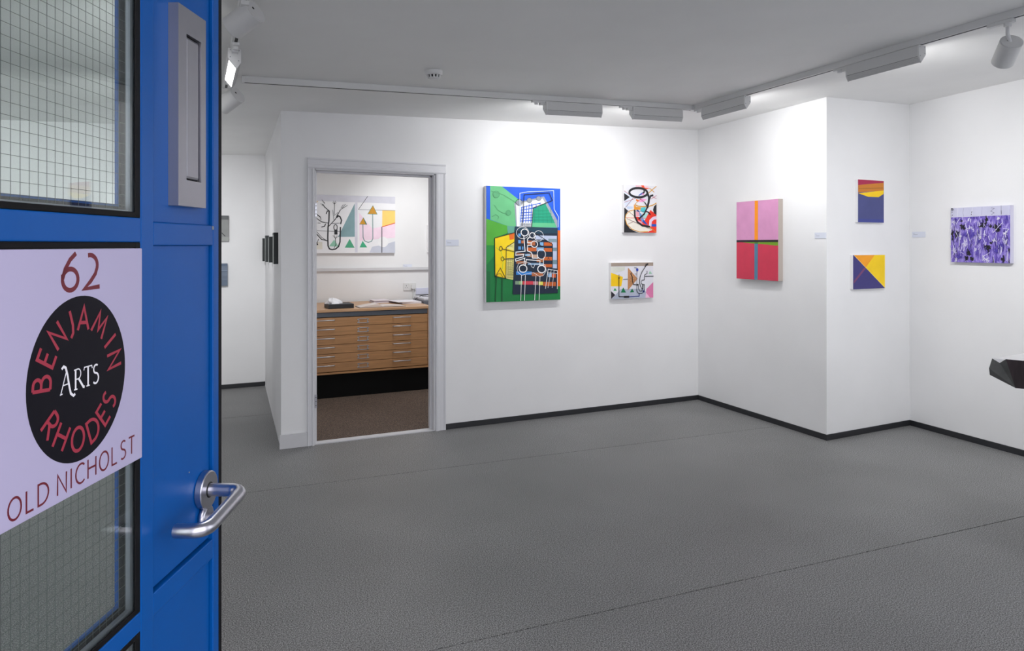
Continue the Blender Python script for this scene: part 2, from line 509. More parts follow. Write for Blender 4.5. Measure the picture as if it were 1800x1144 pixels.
    ('l','#f2f2f4',8,[(785,409),(782,396),(774,384),(762,374),(746,368),(728,366),(711,369),(695,375),(682,385),(674,397),(671,411),(673,424),(681,436),(694,446),(709,452),(727,454),(745,451),(761,445),(773,435),(782,423),(785,409)]),
    ('l','#f2f2f4',8,[(756,371),(757,299)]),
    ('l','#f2f2f4',10,[(508,310),(521,364),(709,352),(703,300)]),
    ('l','#f2f2f4',12,[(530,284),(528,274),(520,265),(509,258),(494,254),(478,253),(462,255),(447,259),(435,267),(428,276),(425,286),(427,296),(435,305),(446,312),(461,316),(477,318),(493,316),(508,311),(520,304),(528,294),(530,284)]),
    ('l','#f2f2f4',12,[(785,277),(782,267),(775,258),(763,251),(748,246),(731,245),(715,247),(700,252),(688,259),(680,268),(678,279),(680,289),(687,298),(699,305),(714,309),(731,310),(747,309),(762,304),(774,296),(782,287),(785,277)]),
    ('l','#f2f2f4',5,[(396,292),(418,330),(502,347),(579,330),(593,300),(622,290),(639,323),(777,316),(797,263),(753,220),(701,213),(623,247),(546,241),(461,226),(407,254),(396,292)]),
    ('l','#f2f2f4',7,[(456,226),(447,4)]),
    ('l','#f2f2f4',7,[(509,228),(498,3)]),
    ('l','#f2f2f4',7,[(652,220),(635,4)]),
    ('l','#f2f2f4',7,[(708,216),(695,3)]),
    ('l','#f2f2f4',7,[(784,101),(821,276),(952,261),(949,97)]),
    ('l','#f2f2f4',5,[(808,247),(949,235)]),
    ('l','#f2f2f4',5,[(865,271),(818,109)]),
    ('l','#f2f2f4',5,[(905,265),(876,108)]),
]
ART_STEM = [
    ('p','#d8e0ee',[(17,869),(284,734),(229,634),(43,521),(7,632)]),
    ('p','#c3d3ea',[(70,546),(268,546),(269,503),(118,490)]),
    ('p','#1c1c22',[(3,822),(178,743),(6,655)]),
    ('p','#1c1c22',[(9,523),(128,452),(55,371),(34,285),(73,185),(178,86),(296,38),(457,0),(0,0)]),
    ('p','#e8321f',[(448,0),(1000,0),(1003,385),(813,485),(672,322),(615,234),(732,146),(868,57),(734,20)]),
    ('p','#ece6da',[(317,474),(160,446),(64,371),(43,285),(90,173),(239,73),(466,24),(734,27),(872,57),(732,140),(521,159),(367,284)]),
    ('l','#d39a28',19,[(317,478),(160,449),(60,371),(40,285),(87,170),(239,69),(467,17),(734,23)]),
    ('p','#e8321f',[(351,332),(461,334),(558,234),(751,139),(521,153),(396,234)]),
    ('p','#e9a8b4',[(355,447),(460,434),(499,359),(366,334)]),
    ('p','#f0a0b0',[(425,259),(539,234),(578,184),(464,197)]),
    ('l','#e4cfe6',80,[(1003,322),(903,309),(817,252),(799,133)]),
    ('p','#1450b4',[(596,282),(741,156),(626,190),(558,237)]),
    ('p','#1450b4',[(847,187),(997,187),(998,132),(847,133)]),
    ('p','#28479a',[(354,512),(488,447),(431,432),(374,472)]),
    ('p','#6f9cd0',[(459,447),(614,322),(558,222),(481,309)]),
    ('p','#4cc4cc',[(515,525),(664,544),(650,454),(593,420),(497,459)]),
    ('p','#a9dcd8',[(613,410),(747,410),(653,284),(576,309)]),
    ('p','#e2962a',[(301,599),(367,544),(515,535),(501,482),(303,476)]),
    ('p','#f0a2d2',[(493,721),(700,706),(575,648),(418,647)]),
    ('p','#ef5a34',[(517,1003),(604,1001),(633,951),(807,943),(682,920),(566,935)]),
    ('p','#f3c4cc',[(346,1001),(517,1003),(547,956),(365,954)]),
    ('p','#f3d0da',[(604,999),(738,984),(768,953),(633,951)]),
    ('p','#ef7a30',[(364,703),(455,691),(418,653),(365,666)]),
    ('p','#4a66c0',[(454,798),(548,849),(587,825),(435,767)]),
    ('p','#e895c8',[(549,824),(625,837),(607,799),(530,799)]),
    ('l','#d39a28',23,[(998,994),(722,826)]),
    ('l','#d39a28',15,[(512,713),(328,597)]),
    ('l','#d39a28',19,[(778,947),(930,863)]),
    ('l','#d39a28',27,[(334,587),(420,559),(553,550),(764,561),(880,587),(999,635)]),
    ('p','#1c1c22',[(1001,615),(919,562),(891,486),(921,416),(999,377)]),
    ('l','#d39a28',15,[(732,158),(984,13)]),
    ('l','#b84858',10,[(2,869),(284,734)]),
    ('l','#b84858',10,[(7,630),(350,719)]),
    ('l','#e04a3a',10,[(47,309),(729,307)]),
    ('l','#5a2030',10,[(75,294),(833,70)]),
    ('l','#7a3a48',10,[(43,521),(265,721)]),
    ('l','#7a3a48',10,[(119,452),(309,349)]),
    ('l','#50505a',8,[(317,453),(650,450)]),
    ('l','#b84858',10,[(877,764),(998,727)]),
    ('l','#b84858',10,[(820,713),(997,797)]),
    ('l','#7a3a48',11,[(474,717),(648,636)]),
    ('l','#7a3a48',8,[(96,170),(292,235)]),
    ('l','#1c1c22',57,[(714,845),(700,814),(661,786),(599,764),(522,749),(436,744),(350,748),(272,761),(211,782),(171,809),(157,839),(170,870),(209,897),(270,919),(347,934),(432,940),(519,936),(597,923),(659,902),(699,875),(714,845)]),
    ('l','#1c1c22',38,[(601,932),(615,860),(568,834)]),
    ('l','#1c1c22',61,[(706,845),(765,750),(753,649),(707,523)]),
    ('l','#1c1c22',42,[(711,536),(613,397),(439,282)]),
    ('l','#1c1c22',46,[(766,700),(815,782),(896,802)]),
    ('l','#1c1c22',50,[(317,480),(328,334),(406,222),(560,149),(794,127)]),
    ('l','#1c1c22',29,[(624,646),(706,561)]),
    ('l','#1c1c22',34,[(660,450),(737,437),(809,382)]),
]
ART_CORK = [
    ('p','#a39488',[(0,1000),(1000,1000),(1000,905),(1,902)]),
    ('p','#d7d9cf',[(-1,896),(326,887),(321,792),(109,722),(0,732)]),
    ('p','#f5c800',[(-4,732),(277,605),(239,346),(-2,356)]),
    ('p','#aeb6c8',[(15,1),(229,272),(776,259),(827,146),(817,0)]),
    ('p','#c0895c',[(394,865),(625,546),(387,220)]),
    ('p','#db7caa',[(1001,442),(836,253),(823,154),(919,2),(1000,0)]),
    ('p','#eab8d4',[(823,154),(919,2),(809,3)]),
    ('p','#2e9a58',[(90,307),(135,227),(53,230)]),
    ('p','#067848',[(283,314),(349,168),(226,174)]),
    ('p','#067848',[(491,273),(541,172),(438,169)]),
    ('p','#9ccaae',[(918,762),(975,673),(887,673)]),
    ('p','#24222e',[(0,224),(99,112),(0,0)]),
    ('p','#dcae84',[(457,669),(467,668),(467,656),(457,656)]),
    ('p','#8a5a38',[(466,565),(475,564),(475,552),(466,552)]),
    ('p','#dcae84',[(442,649),(451,649),(451,637),(442,637)]),
    ('p','#8a5a38',[(476,415),(485,414),(485,402),(476,402)]),
    ('p','#dcae84',[(496,622),(505,621),(505,609),(496,609)]),
    ('p','#8a5a38',[(444,574),(453,573),(453,561),(444,561)]),
    ('p','#dcae84',[(431,700),(440,700),(440,687),(431,688)]),
    ('p','#8a5a38',[(483,699),(492,699),(492,686),(483,687)]),
    ('p','#dcae84',[(479,603),(488,602),(488,590),(479,590)]),
    ('p','#8a5a38',[(518,483),(527,482),(527,470),(518,471)]),
    ('p','#dcae84',[(515,497),(524,497),(524,485),(515,485)]),
    ('p','#8a5a38',[(461,482),(470,482),(470,470),(461,470)]),
    ('p','#dcae84',[(455,521),(464,521),(464,508),(455,509)]),
    ('p','#8a5a38',[(452,577),(461,576),(461,564),(452,564)]),
    ('p','#dcae84',[(406,696),(415,696),(416,684),(406,684)]),
    ('p','#8a5a38',[(562,591),(571,591),(571,579),(562,579)]),
    ('p','#dcae84',[(515,508),(524,508),(524,496),(515,496)]),
    ('p','#8a5a38',[(520,557),(529,556),(529,544),(520,544)]),
    ('p','#dcae84',[(497,690),(506,690),(506,678),(497,678)]),
    ('p','#8a5a38',[(408,719),(417,719),(417,707),(408,707)]),
    ('p','#dcae84',[(421,759),(430,759),(430,747),(421,747)]),
    ('p','#8a5a38',[(419,526),(428,526),(428,513),(419,514)]),
    ('p','#dcae84',[(431,329),(440,329),(440,317),(431,317)]),
    ('p','#8a5a38',[(513,539),(522,538),(522,526),(513,526)]),
    ('p','#dcae84',[(517,615),(526,614),(526,602),(517,603)]),
    ('p','#8a5a38',[(555,488),(564,488),(564,476),(555,476)]),
    ('p','#dcae84',[(520,555),(529,555),(529,543),(520,543)]),
    ('p','#8a5a38',[(540,497),(549,496),(550,484),(540,484)]),
    ('p','#dcae84',[(510,429),(519,429),(519,416),(510,417)]),
    ('p','#8a5a38',[(504,592),(513,591),(513,579),(504,579)]),
    ('p','#dcae84',[(490,655),(499,654),(499,642),(490,642)]),
    ('p','#8a5a38',[(431,442),(440,441),(440,429),(431,430)]),
    ('p','#dcae84',[(531,437),(540,436),(540,424),(531,424)]),
    ('p','#8a5a38',[(542,540),(551,540),(551,527),(542,528)]),
    ('p','#dcae84',[(412,560),(421,560),(421,548),(412,548)]),
    ('p','#8a5a38',[(555,498),(564,497),(564,485),(555,485)]),
    ('p','#dcae84',[(479,568),(488,568),(488,556),(479,556)]),
    ('p','#8a5a38',[(433,710),(442,710),(442,697),(433,698)]),
    ('p','#dcae84',[(411,340),(420,340),(421,328),(412,328)]),
    ('p','#8a5a38',[(505,659),(514,658),(514,646),(505,646)]),
    ('p','#dcae84',[(466,733),(475,732),(475,720),(466,720)]),
    ('p','#8a5a38',[(433,441),(443,441),(443,428),(434,429)]),
    ('p','#dcae84',[(507,557),(517,556),(517,544),(508,545)]),
    ('p','#8a5a38',[(444,483),(453,483),(453,470),(444,471)]),
    ('p','#dcae84',[(559,559),(569,559),(569,547),(559,547)]),
    ('l','#4a4a52',13,[(180,677),(180,586)]),
    ('l','#11131a',16,[(179,601),(179,63),(296,53)]),
    ('l','#11131a',37,[(296,53),(418,50)]),
    ('l','#1c2c80',16,[(418,51),(655,55),(659,131)]),
    ('l','#11131a',13,[(155,582),(207,580)]),
    ('l','#70747c',10,[(602,770),(598,417)]),
    ('l','#11131a',12,[(598,417),(598,210),(626,148),(665,128),(731,135),(761,172)]),
    ('l','#11131a',14,[(807,888),(721,736),(676,598),(663,445),(684,337),(726,246)]),
    ('l','#11131a',24,[(873,964),(826,927),(789,873)]),
    ('l','#11131a',10,[(800,951),(873,972)]),
    ('l','#11131a',13,[(634,377),(642,262),(671,196),(711,195),(737,239)]),
    ('l','#11131a',26,[(747,383),(740,250)]),
    ('l','#11131a',12,[(1001,612),(785,610),(775,508),(725,504),(696,456),(710,400),(749,383),(785,375),(777,210)]),
    ('l','#11131a',12,[(844,760),(845,685),(790,659),(785,610)]),
    ('l','#11131a',16,[(471,728),(456,683),(488,613),(499,467),(520,389),(638,375)]),
    ('l','#11131a',29,[(607,377),(641,378)]),
    ('l','#70747c',16,[(278,542),(388,544)]),
    ('l','#70747c',12,[(536,862),(588,856),(612,824)]),
    ('l','#70747c',9,[(547,687),(592,678)]),
    ('p','#1638b0',[(635,800),(633,786),(629,774),(623,764),(615,759),(607,758),(598,762),(591,770),(585,781),(583,795),(582,809),(585,822),(590,834),(598,841),(606,844),(615,843),(623,837),(629,827),(633,814)]),
    ('p','#12206c',[(783,187),(782,177),(778,168),(773,161),(766,158),(758,157),(750,160),(744,166),(739,174),(736,184),(736,194),(739,203),(743,211),(750,216),(757,218),(765,217),(772,213),(778,206),(782,197)]),
]
ART_CROSS = [
    ('p','#d695bf',[(0,1000),(1000,1000),(1002,481),(0,483)]),
    ('p','#cf3350',[(0,490),(1002,489),(1000,0),(0,0)]),
    ('p','#ff9400',[(455,1002),(536,1003),(534,496),(449,495)]),
    ('p','#6f9a16',[(135,474),(1004,481),(1005,432),(945,431),(748,445),(454,455)]),
    ('p','#3f7a30',[(454,471),(534,472),(534,452),(449,453)]),
    ('p','#4f7f9c',[(449,455),(534,454),(527,0),(447,-1)]),
    ('l','#1a0f1e',39,[(0,488),(1006,489)]),
]
ART_ENVELOPE = [
    ('p','#a81f4a',[(0,1000),(1000,1000),(998,950),(-1,862)]),
    ('p','#c97c22',[(-1,870),(997,958),(1001,769),(6,687)]),
    ('p','#474c82',[(6,697),(1001,767),(1000,0),(0,0)]),
    ('p','#f8cd00',[(6,676),(1000,775),(986,688),(794,606),(389,603)]),
    ('p','#3d4690',[(1,80),(1001,81),(1000,0),(0,0)]),
    ('l','#9c6418',14,[(24,783),(985,833)]),
]
ART_DIAGONAL = [
    ('p','#3a3578',[(0,1000),(1000,0),(0,0)]),
    ('p','#f4a01c',[(21,999),(676,997),(388,620)]),
    ('p','#f8cf00',[(669,998),(1000,1000),(1000,-3),(387,627)]),
    ('p','#74406a',[(341,628),(398,606),(17,163),(16,245)]),
    ('l','#f2e088',7,[(28,993),(1000,7)]),
]
ART_PURPLE = [
    ('p','#c9c9e0',[(0,1000),(1000,1000),(999,830),(3,827)]),
    ('p','#16141f',[(38,529),(37,518),(36,506),(45,436),(31,457),(21,434),(19,493),(13,497),(-1,501),(-9,530),(8,549),(17,551),(9,615),(23,581),(32,617),(34,565),(49,583),(58,562)]),
    ('p','#16141f',[(61,419),(53,405),(56,379),(45,395),(42,381),(37,375),(27,358),(32,401),(16,395),(16,420),(15,446),(29,447),(34,448),(38,454),(44,487),(53,486),(56,459),(56,436)]),
    ('p','#16141f',[(137,513),(161,485),(152,458),(117,487),(110,475),(95,433),(75,442),(80,485),(76,500),(66,515),(63,536),(88,534),(75,586),(98,575),(115,591),(120,549),(156,572),(157,539)]),
    ('p','#16141f',[(244,646),(270,615),(249,600),(239,575),(213,620),(206,620),(182,582),(184,619),(169,628),(184,648),(147,680),(177,686),(180,719),(206,676),(216,703),(220,672),(256,701),(246,665)]),
    ('p','#16141f',[(209,755),(209,752),(217,742),(203,747),(199,743),(192,738),(183,739),(174,742),(168,749),(174,756),(168,764),(184,764),(187,768),(190,782),(199,767),(205,767),(210,764),(220,761)]),
    ('p','#16141f',[(605,676),(606,669),(627,649),(598,654),(592,625),(562,620),(541,637),(514,645),(522,666),(546,678),(518,692),(533,702),(539,720),(571,701),(585,706),(623,727),(615,696),(634,688)]),
    ('p','#16141f',[(655,754),(633,741),(626,735),(631,698),(620,699),(609,697),(608,734),(596,725),(604,748),(595,756),(583,779),(604,772),(604,790),(606,837),(621,835),(627,799),(640,797),(643,775)]),
    ('p','#16141f',[(710,647),(719,633),(700,636),(705,613),(691,634),(684,607),(676,618),(673,631),(664,636),(668,648),(661,661),(680,658),(677,673),(683,688),(694,690),(696,664),(701,660),(720,661)]),
    ('p','#16141f',[(846,617),(825,608),(854,571),(825,573),(812,546),(790,564),(771,569),(760,586),(759,604),(715,620),(734,643),(740,669),(757,692),(792,658),(813,701),(839,687),(843,654),(857,638)]),
    ('p','#16141f',[(831,565),(855,552),(829,554),(830,539),(815,549),(809,551),(792,538),(785,548),(772,555),(764,566),(760,582),(798,575),(791,594),(805,596),(819,598),(830,591),(840,584),(859,578)]),
    ('p','#16141f',[(712,343),(713,335),(712,324),(697,333),(695,322),(689,331),(685,332),(684,337),(677,338),(676,344),(669,352),(672,360),(675,372),(687,367),(696,378),(701,362),(713,363),(713,352)]),
    ('p','#16141f',[(706,277),(676,270),(708,249),(674,244),(636,261),(617,248),(576,238),(605,269),(581,270),(542,278),(600,282),(562,302),(592,305),(614,314),(642,308),(680,315),(672,293),(698,288)]),
    ('p','#16141f',[(659,238),(678,225),(667,218),(671,192),(652,187),(639,219),(634,224),(627,226),(620,230),(596,238),(606,250),(613,260),(625,266),(639,252),(647,267),(670,284),(680,267),(679,250)]),
    ('p','#16141f',[(341,172),(373,142),(343,137),(338,114),(319,134),(308,125),(297,130),(286,139),(296,163),(264,172),(290,184),(278,215),(290,230),(305,243),(319,216),(330,210),(355,221),(348,189)]),
    ('p','#16141f',[(308,77),(334,55),(299,65),(312,21),(293,44),(284,39),(263,17),(265,50),(250,58),(259,77),(242,99),(257,113),(272,114),(285,99),(293,113),(304,115),(307,98),(320,93)]),
    ('p','#16141f',[(400,64),(409,54),(404,44),(398,33),(386,26),(371,27),(364,40),(355,45),(334,49),(351,63),(339,76),(339,93),(354,102),(372,94),(383,86),(397,93),(408,87),(410,74)]),
    ('p','#16141f',[(545,645),(547,638),(529,638),(529,631),(519,633),(508,621),(487,618),(498,638),(500,643),(468,647),(487,652),(487,660),(506,655),(511,659),(523,671),(535,666),(554,664),(568,655)]),
    ('p','#16141f',[(917,65),(923,45),(914,34),(908,19),(899,20),(888,-16),(880,13),(883,46),(864,43),(854,65),(858,91),(873,101),(889,85),(888,135),(901,143),(911,123),(913,96),(916,81)]),
    ('p','#16141f',[(999,223),(990,215),(996,186),(990,186),(985,202),(981,165),(979,190),(979,208),(977,214),(966,223),(976,232),(971,259),(975,273),(982,244),(985,261),(991,272),(992,250),(1000,243)]),
    ('p','#16141f',[(747,51),(750,36),(743,35),(745,5),(739,-2),(734,10),(731,25),(728,31),(723,37),(729,51),(724,65),(729,70),(731,79),(734,81),(739,104),(740,72),(743,69),(743,59)]),
    ('p','#16141f',[(989,39),(993,27),(995,5),(992,-9),(987,2),(984,5),(979,-8),(979,14),(977,25),(975,39),(981,46),(976,73),(983,57),(983,78),(987,95),(990,74),(990,59),(995,56)]),
    ('l','#dcd8ee',7,[(358,628),(405,652)]),
    ('l','#dcd8ee',11,[(345,635),(385,597)]),
    ('l','#dcd8ee',7,[(362,636),(392,617)]),
    ('l','#dcd8ee',10,[(346,627),(325,673)]),
    ('l','#dcd8ee',9,[(350,621),(314,639)]),
    ('l','#dcd8ee',9,[(342,623),(337,600)]),
    ('l','#dcd8ee',11,[(349,616),(285,614)]),
    ('l','#dcd8ee',8,[(350,629),(402,589)]),
    ('l','#dcd8ee',9,[(360,637),(365,652)]),
    ('l','#dcd8ee',11,[(67,728),(31,765)]),
    ('l','#dcd8ee',12,[(58,736),(29,757)]),
    ('l','#dcd8ee',11,[(60,731),(22,729)]),
    ('l','#dcd8ee',7,[(48,732),(65,766)]),
    ('l','#dcd8ee',9,[(48,720),(67,705)]),
    ('l','#dcd8ee',8,[(58,739),(23,735)]),
    ('l','#dcd8ee',11,[(48,733),(98,727)]),
    ('l','#dcd8ee',8,[(55,732),(53,702)]),
    ('l','#dcd8ee',12,[(42,734),(44,766)]),
    ('l','#dcd8ee',11,[(586,508),(587,561)]),
    ('l','#dcd8ee',10,[(582,516),(557,503)]),
    ('l','#dcd8ee',9,[(596,506),(576,463)]),
    ('l','#dcd8ee',11,[(596,537),(578,488)]),
    ('l','#dcd8ee',9,[(586,514),(606,490)]),
    ('l','#dcd8ee',10,[(586,510),(596,584)]),
    ('l','#dcd8ee',7,[(599,522),(612,490)]),
    ('l','#dcd8ee',9,[(593,528),(584,452)]),
    ('l','#dcd8ee',9,[(593,519),(567,500)]),
    ('l','#dcd8ee',9,[(250,322),(264,293)]),
    ('l','#dcd8ee',11,[(249,348),(274,289)]),
    ('l','#dcd8ee',12,[(243,347),(259,404)]),
    ('l','#dcd8ee',9,[(242,324),(247,417)]),
    ('l','#dcd8ee',8,[(253,345),(301,328)]),
    ('l','#dcd8ee',8,[(237,359),(199,330)]),
    ('l','#dcd8ee',8,[(250,354),(237,283)]),
    ('l','#dcd8ee',7,[(250,354),(235,293)]),
    ('l','#dcd8ee',6,[(232,347),(200,309)]),
    ('l','#dcd8ee',10,[(76,213),(42,132)]),
    ('l','#dcd8ee',11,[(60,199),(79,153)]),
    ('l','#dcd8ee',11,[(57,193),(111,169)]),
    ('l','#dcd8ee',7,[(69,211),(75,257)]),
    ('l','#dcd8ee',8,[(59,193),(111,208)]),
    ('l','#dcd8ee',6,[(78,166),(41,240)]),
    ('l','#dcd8ee',8,[(56,192),(108,233)]),
    ('l','#dcd8ee',10,[(70,208),(40,249)]),
    ('l','#dcd8ee',7,[(58,197),(18,215)]),
    ('l','#dcd8ee',8,[(619,60),(670,95)]),
    ('l','#dcd8ee',10,[(629,64),(663,22)]),
    ('l','#dcd8ee',10,[(623,45),(557,133)]),
    ('l','#dcd8ee',9,[(620,49),(651,-5)]),
    ('l','#dcd8ee',8,[(601,60),(682,41)]),
    ('l','#dcd8ee',6,[(621,77),(581,25)]),
    ('l','#dcd8ee',12,[(593,72),(554,38)]),
    ('l','#dcd8ee',11,[(607,63),(652,73)]),
    ('l','#dcd8ee',8,[(603,72),(549,90)]),
    ('l','#dcd8ee',12,[(941,508),(894,512)]),
    ('l','#dcd8ee',12,[(954,505),(896,534)]),
    ('l','#dcd8ee',11,[(940,523),(934,554)]),
    ('l','#dcd8ee',8,[(940,506),(931,447)]),
    ('l','#dcd8ee',10,[(940,515),(966,548)]),
    ('l','#dcd8ee',9,[(934,503),(936,563)]),
    ('l','#dcd8ee',11,[(957,498),(961,489)]),
    ('l','#dcd8ee',11,[(927,533),(905,497)]),
    ('l','#dcd8ee',12,[(932,516),(901,497)]),
    ('l','#dcd8ee',12,[(810,785),(839,777)]),
    ('l','#dcd8ee',8,[(822,778),(825,800)]),
    ('l','#dcd8ee',8,[(806,771),(792,763)]),
    ('l','#dcd8ee',12,[(810,773),(820,754)]),
    ('l','#dcd8ee',12,[(815,774),(816,750)]),
    ('l','#dcd8ee',12,[(803,775),(836,796)]),
    ('l','#dcd8ee',10,[(811,775),(817,810)]),
    ('l','#dcd8ee',10,[(811,775),(844,789)]),
    ('l','#dcd8ee',10,[(803,767),(846,775)]),
    ('l','#dcd8ee',10,[(318,784),(331,744)]),
    ('l','#dcd8ee',10,[(320,784),(334,760)]),
    ('l','#dcd8ee',12,[(331,780),(335,793)]),
    ('l','#dcd8ee',7,[(322,768),(338,805)]),
    ('l','#dcd8ee',10,[(318,787),(315,753)]),
    ('l','#dcd8ee',10,[(330,770),(329,758)]),
    ('l','#dcd8ee',8,[(329,781),(324,801)]),
    ('l','#dcd8ee',8,[(318,783),(343,804)]),
    ('l','#dcd8ee',11,[(326,771),(317,798)]),
    ('l','#dcd8ee',10,[(930,375),(945,349)]),
    ('l','#dcd8ee',11,[(929,385),(911,424)]),
    ('l','#dcd8ee',7,[(932,362),(955,402)]),
    ('l','#dcd8ee',9,[(937,382),(948,328)]),
    ('l','#dcd8ee',7,[(939,389),(901,376)]),
    ('l','#dcd8ee',12,[(932,383),(968,395)]),
    ('l','#dcd8ee',9,[(929,390),(936,336)]),
    ('l','#dcd8ee',10,[(932,372),(922,340)]),
    ('l','#dcd8ee',9,[(942,383),(958,394)]),
    ('l','#dcd8ee',8,[(440,228),(439,266)]),
    ('l','#dcd8ee',7,[(447,219),(461,208)]),
    ('l','#dcd8ee',8,[(446,222),(416,222)]),
    ('l','#dcd8ee',9,[(442,221),(422,193)]),
    ('l','#dcd8ee',7,[(445,239),(463,254)]),
    ('l','#dcd8ee',8,[(447,214),(466,250)]),
    ('l','#dcd8ee',6,[(443,226),(468,234)]),
    ('l','#dcd8ee',9,[(434,232),(428,269)]),
    ('l','#dcd8ee',7,[(439,228),(443,264)]),
    ('l','#dcd8ee',8,[(99,27),(123,57)]),
    ('l','#dcd8ee',10,[(94,39),(116,82)]),
    ('l','#dcd8ee',7,[(110,43),(78,16)]),
    ('l','#dcd8ee',8,[(107,48),(99,80)]),
    ('l','#dcd8ee',11,[(110,23),(103,-17)]),
    ('l','#dcd8ee',8,[(104,37),(127,64)]),
    ('l','#dcd8ee',10,[(108,41),(82,70)]),
    ('l','#dcd8ee',10,[(107,41),(104,75)]),
    ('l','#dcd8ee',11,[(99,23),(129,31)]),
    ('l','#dcd8ee',12,[(528,441),(544,475)]),
    ('l','#dcd8ee',7,[(515,443),(503,472)]),
    ('l','#dcd8ee',11,[(517,419),(550,444)]),
    ('l','#dcd8ee',11,[(526,429),(490,387)]),
    ('l','#dcd8ee',11,[(521,440),(532,485)]),
    ('l','#dcd8ee',12,[(508,438),(509,507)]),
    ('l','#dcd8ee',12,[(519,453),(489,449)]),
    ('l','#dcd8ee',11,[(507,416),(496,456)]),
    ('l','#dcd8ee',10,[(516,462),(536,452)]),
    ('l','#dcd8ee',12,[(764,415),(742,373)]),
    ('l','#dcd8ee',8,[(773,403),(762,444)]),
    ('l','#dcd8ee',12,[(760,408),(754,433)]),
    ('l','#dcd8ee',10,[(769,407),(749,362)]),
    ('l','#dcd8ee',10,[(763,401),(796,373)]),
    ('l','#dcd8ee',9,[(757,413),(738,381)]),
    ('l','#dcd8ee',8,[(756,409),(731,377)]),
    ('l','#dcd8ee',9,[(761,399),(725,403)]),
    ('l','#dcd8ee',11,[(762,409),(785,386)]),
    ('l','#dcd8ee',10,[(177,503),(177,550)]),
    ('l','#dcd8ee',10,[(186,489),(167,466)]),
    ('l','#dcd8ee',12,[(182,505),(184,411)]),
    ('l','#dcd8ee',11,[(184,495),(199,458)]),
    ('l','#dcd8ee',12,[(172,465),(157,463)]),
    ('l','#dcd8ee',9,[(193,496),(163,464)]),
    ('l','#dcd8ee',8,[(183,512),(154,477)]),
    ('l','#dcd8ee',10,[(183,494),(214,478)]),
    ('l','#dcd8ee',10,[(185,522),(183,543)]),
    ('p','#4a3aa0',[(882,302),(922,278),(893,274),(885,260),(875,229),(852,232),(835,250),(820,264),(805,280),(811,303),(816,321),(814,347),(850,325),(850,376),(868,335),(877,330),(901,337),(906,319)]),
    ('p','#4a3aa0',[(198,104),(209,82),(171,92),(170,81),(163,76),(151,57),(142,71),(124,70),(126,90),(141,104),(110,124),(129,133),(142,138),(153,136),(168,167),(180,148),(174,119),(190,117)]),
    ('p','#4a3aa0',[(446,494),(421,482),(414,477),(409,474),(405,471),(400,473),(389,454),(371,449),(363,470),(361,495),(380,509),(376,533),(395,515),(396,558),(406,530),(418,544),(418,518),(428,510)]),
    ('p','#4a3aa0',[(512,386),(515,363),(505,356),(498,354),(496,324),(487,310),(482,343),(466,329),(472,368),(472,386),(473,404),(465,444),(483,424),(487,451),(495,445),(508,464),(499,403),(523,417)]),
    ('p','#4a3aa0',[(812,210),(824,188),(803,190),(807,158),(794,172),(787,180),(782,185),(778,191),(753,186),(765,211),(770,223),(762,253),(776,254),(784,267),(793,245),(798,237),(802,228),(810,224)]),
    ('p','#4a3aa0',[(298,497),(303,473),(292,464),(286,453),(277,460),(270,446),(261,443),(263,476),(242,472),(235,498),(248,519),(259,527),(254,576),(272,529),(277,534),(291,564),(301,548),(295,514)]),
    ('p','#4a3aa0',[(976,782),(987,763),(979,757),(980,724),(968,759),(963,734),(961,758),(945,737),(939,758),(945,783),(944,803),(945,827),(952,842),(964,808),(969,819),(979,836),(977,804),(983,796)]),
    ('p','#4a3aa0',[(137,785),(118,777),(116,767),(102,771),(95,771),(85,749),(73,758),(80,777),(52,774),(50,788),(71,794),(60,811),(84,799),(89,804),(99,822),(107,808),(112,800),(113,792)]),
    ('l','#e6e4f2',8,[(739,528),(895,707)]),
    ('l','#e6e4f2',8,[(902,602),(992,587),(933,517)]),
    ('l','#e6e4f2',8,[(99,569),(138,479),(112,439)]),
    ('l','#e6e4f2',8,[(184,227),(197,186),(275,131)]),
    ('l','#e6e4f2',8,[(665,476),(684,403)]),
    ('l','#e6e4f2',8,[(274,713),(352,388)]),
    ('l','#e6e4f2',8,[(490,573),(441,306)]),
    ('l','#e6e4f2',8,[(171,445),(165,213)]),
    ('l','#e6e4f2',8,[(984,196),(961,39)]),
    ('l','#e6e4f2',8,[(105,691),(183,810)]),
    ('l','#e6e4f2',8,[(886,433),(983,301)]),
    ('l','#e6e4f2',8,[(568,104),(692,184)]),
    ('l','#2a2050',8,[(232,684),(219,637),(235,589)]),
    ('l','#b8aee0',11,[(732,729),(736,701),(727,673)]),
    ('l','#5a48b0',6,[(145,535),(158,504),(126,474)]),
    ('l','#e0dcf0',6,[(100,286),(92,238),(106,190)]),
    ('l','#2a2050',9,[(529,765),(525,723),(549,679)]),
    ('l','#b8aee0',8,[(312,576),(307,538),(291,500)]),
    ('l','#5a48b0',6,[(460,760),(468,706),(453,652)]),
    ('l','#e0dcf0',6,[(277,414),(284,362),(292,310)]),
    ('l','#2a2050',8,[(573,780),(589,729),(549,679)]),
    ('l','#b8aee0',10,[(82,188),(99,155),(57,123)]),
    ('l','#5a48b0',7,[(371,487),(373,426),(363,365)]),
    ('l','#e0dcf0',9,[(634,369),(626,336),(615,304)]),
    ('l','#2a2050',6,[(79,361),(74,339),(67,318)]),
    ('l','#b8aee0',7,[(822,688),(826,632),(801,577)]),
    ('l','#5a48b0',6,[(888,607),(895,579),(902,550)]),
    ('l','#e0dcf0',8,[(501,753),(485,701),(490,649)]),
    ('l','#2a2050',8,[(814,632),(805,557),(795,483)]),
    ('l','#b8aee0',6,[(84,776),(97,743),(95,710)]),
    ('l','#5a48b0',11,[(372,632),(383,564),(391,497)]),
    ('l','#e0dcf0',11,[(75,345),(75,264),(86,183)]),
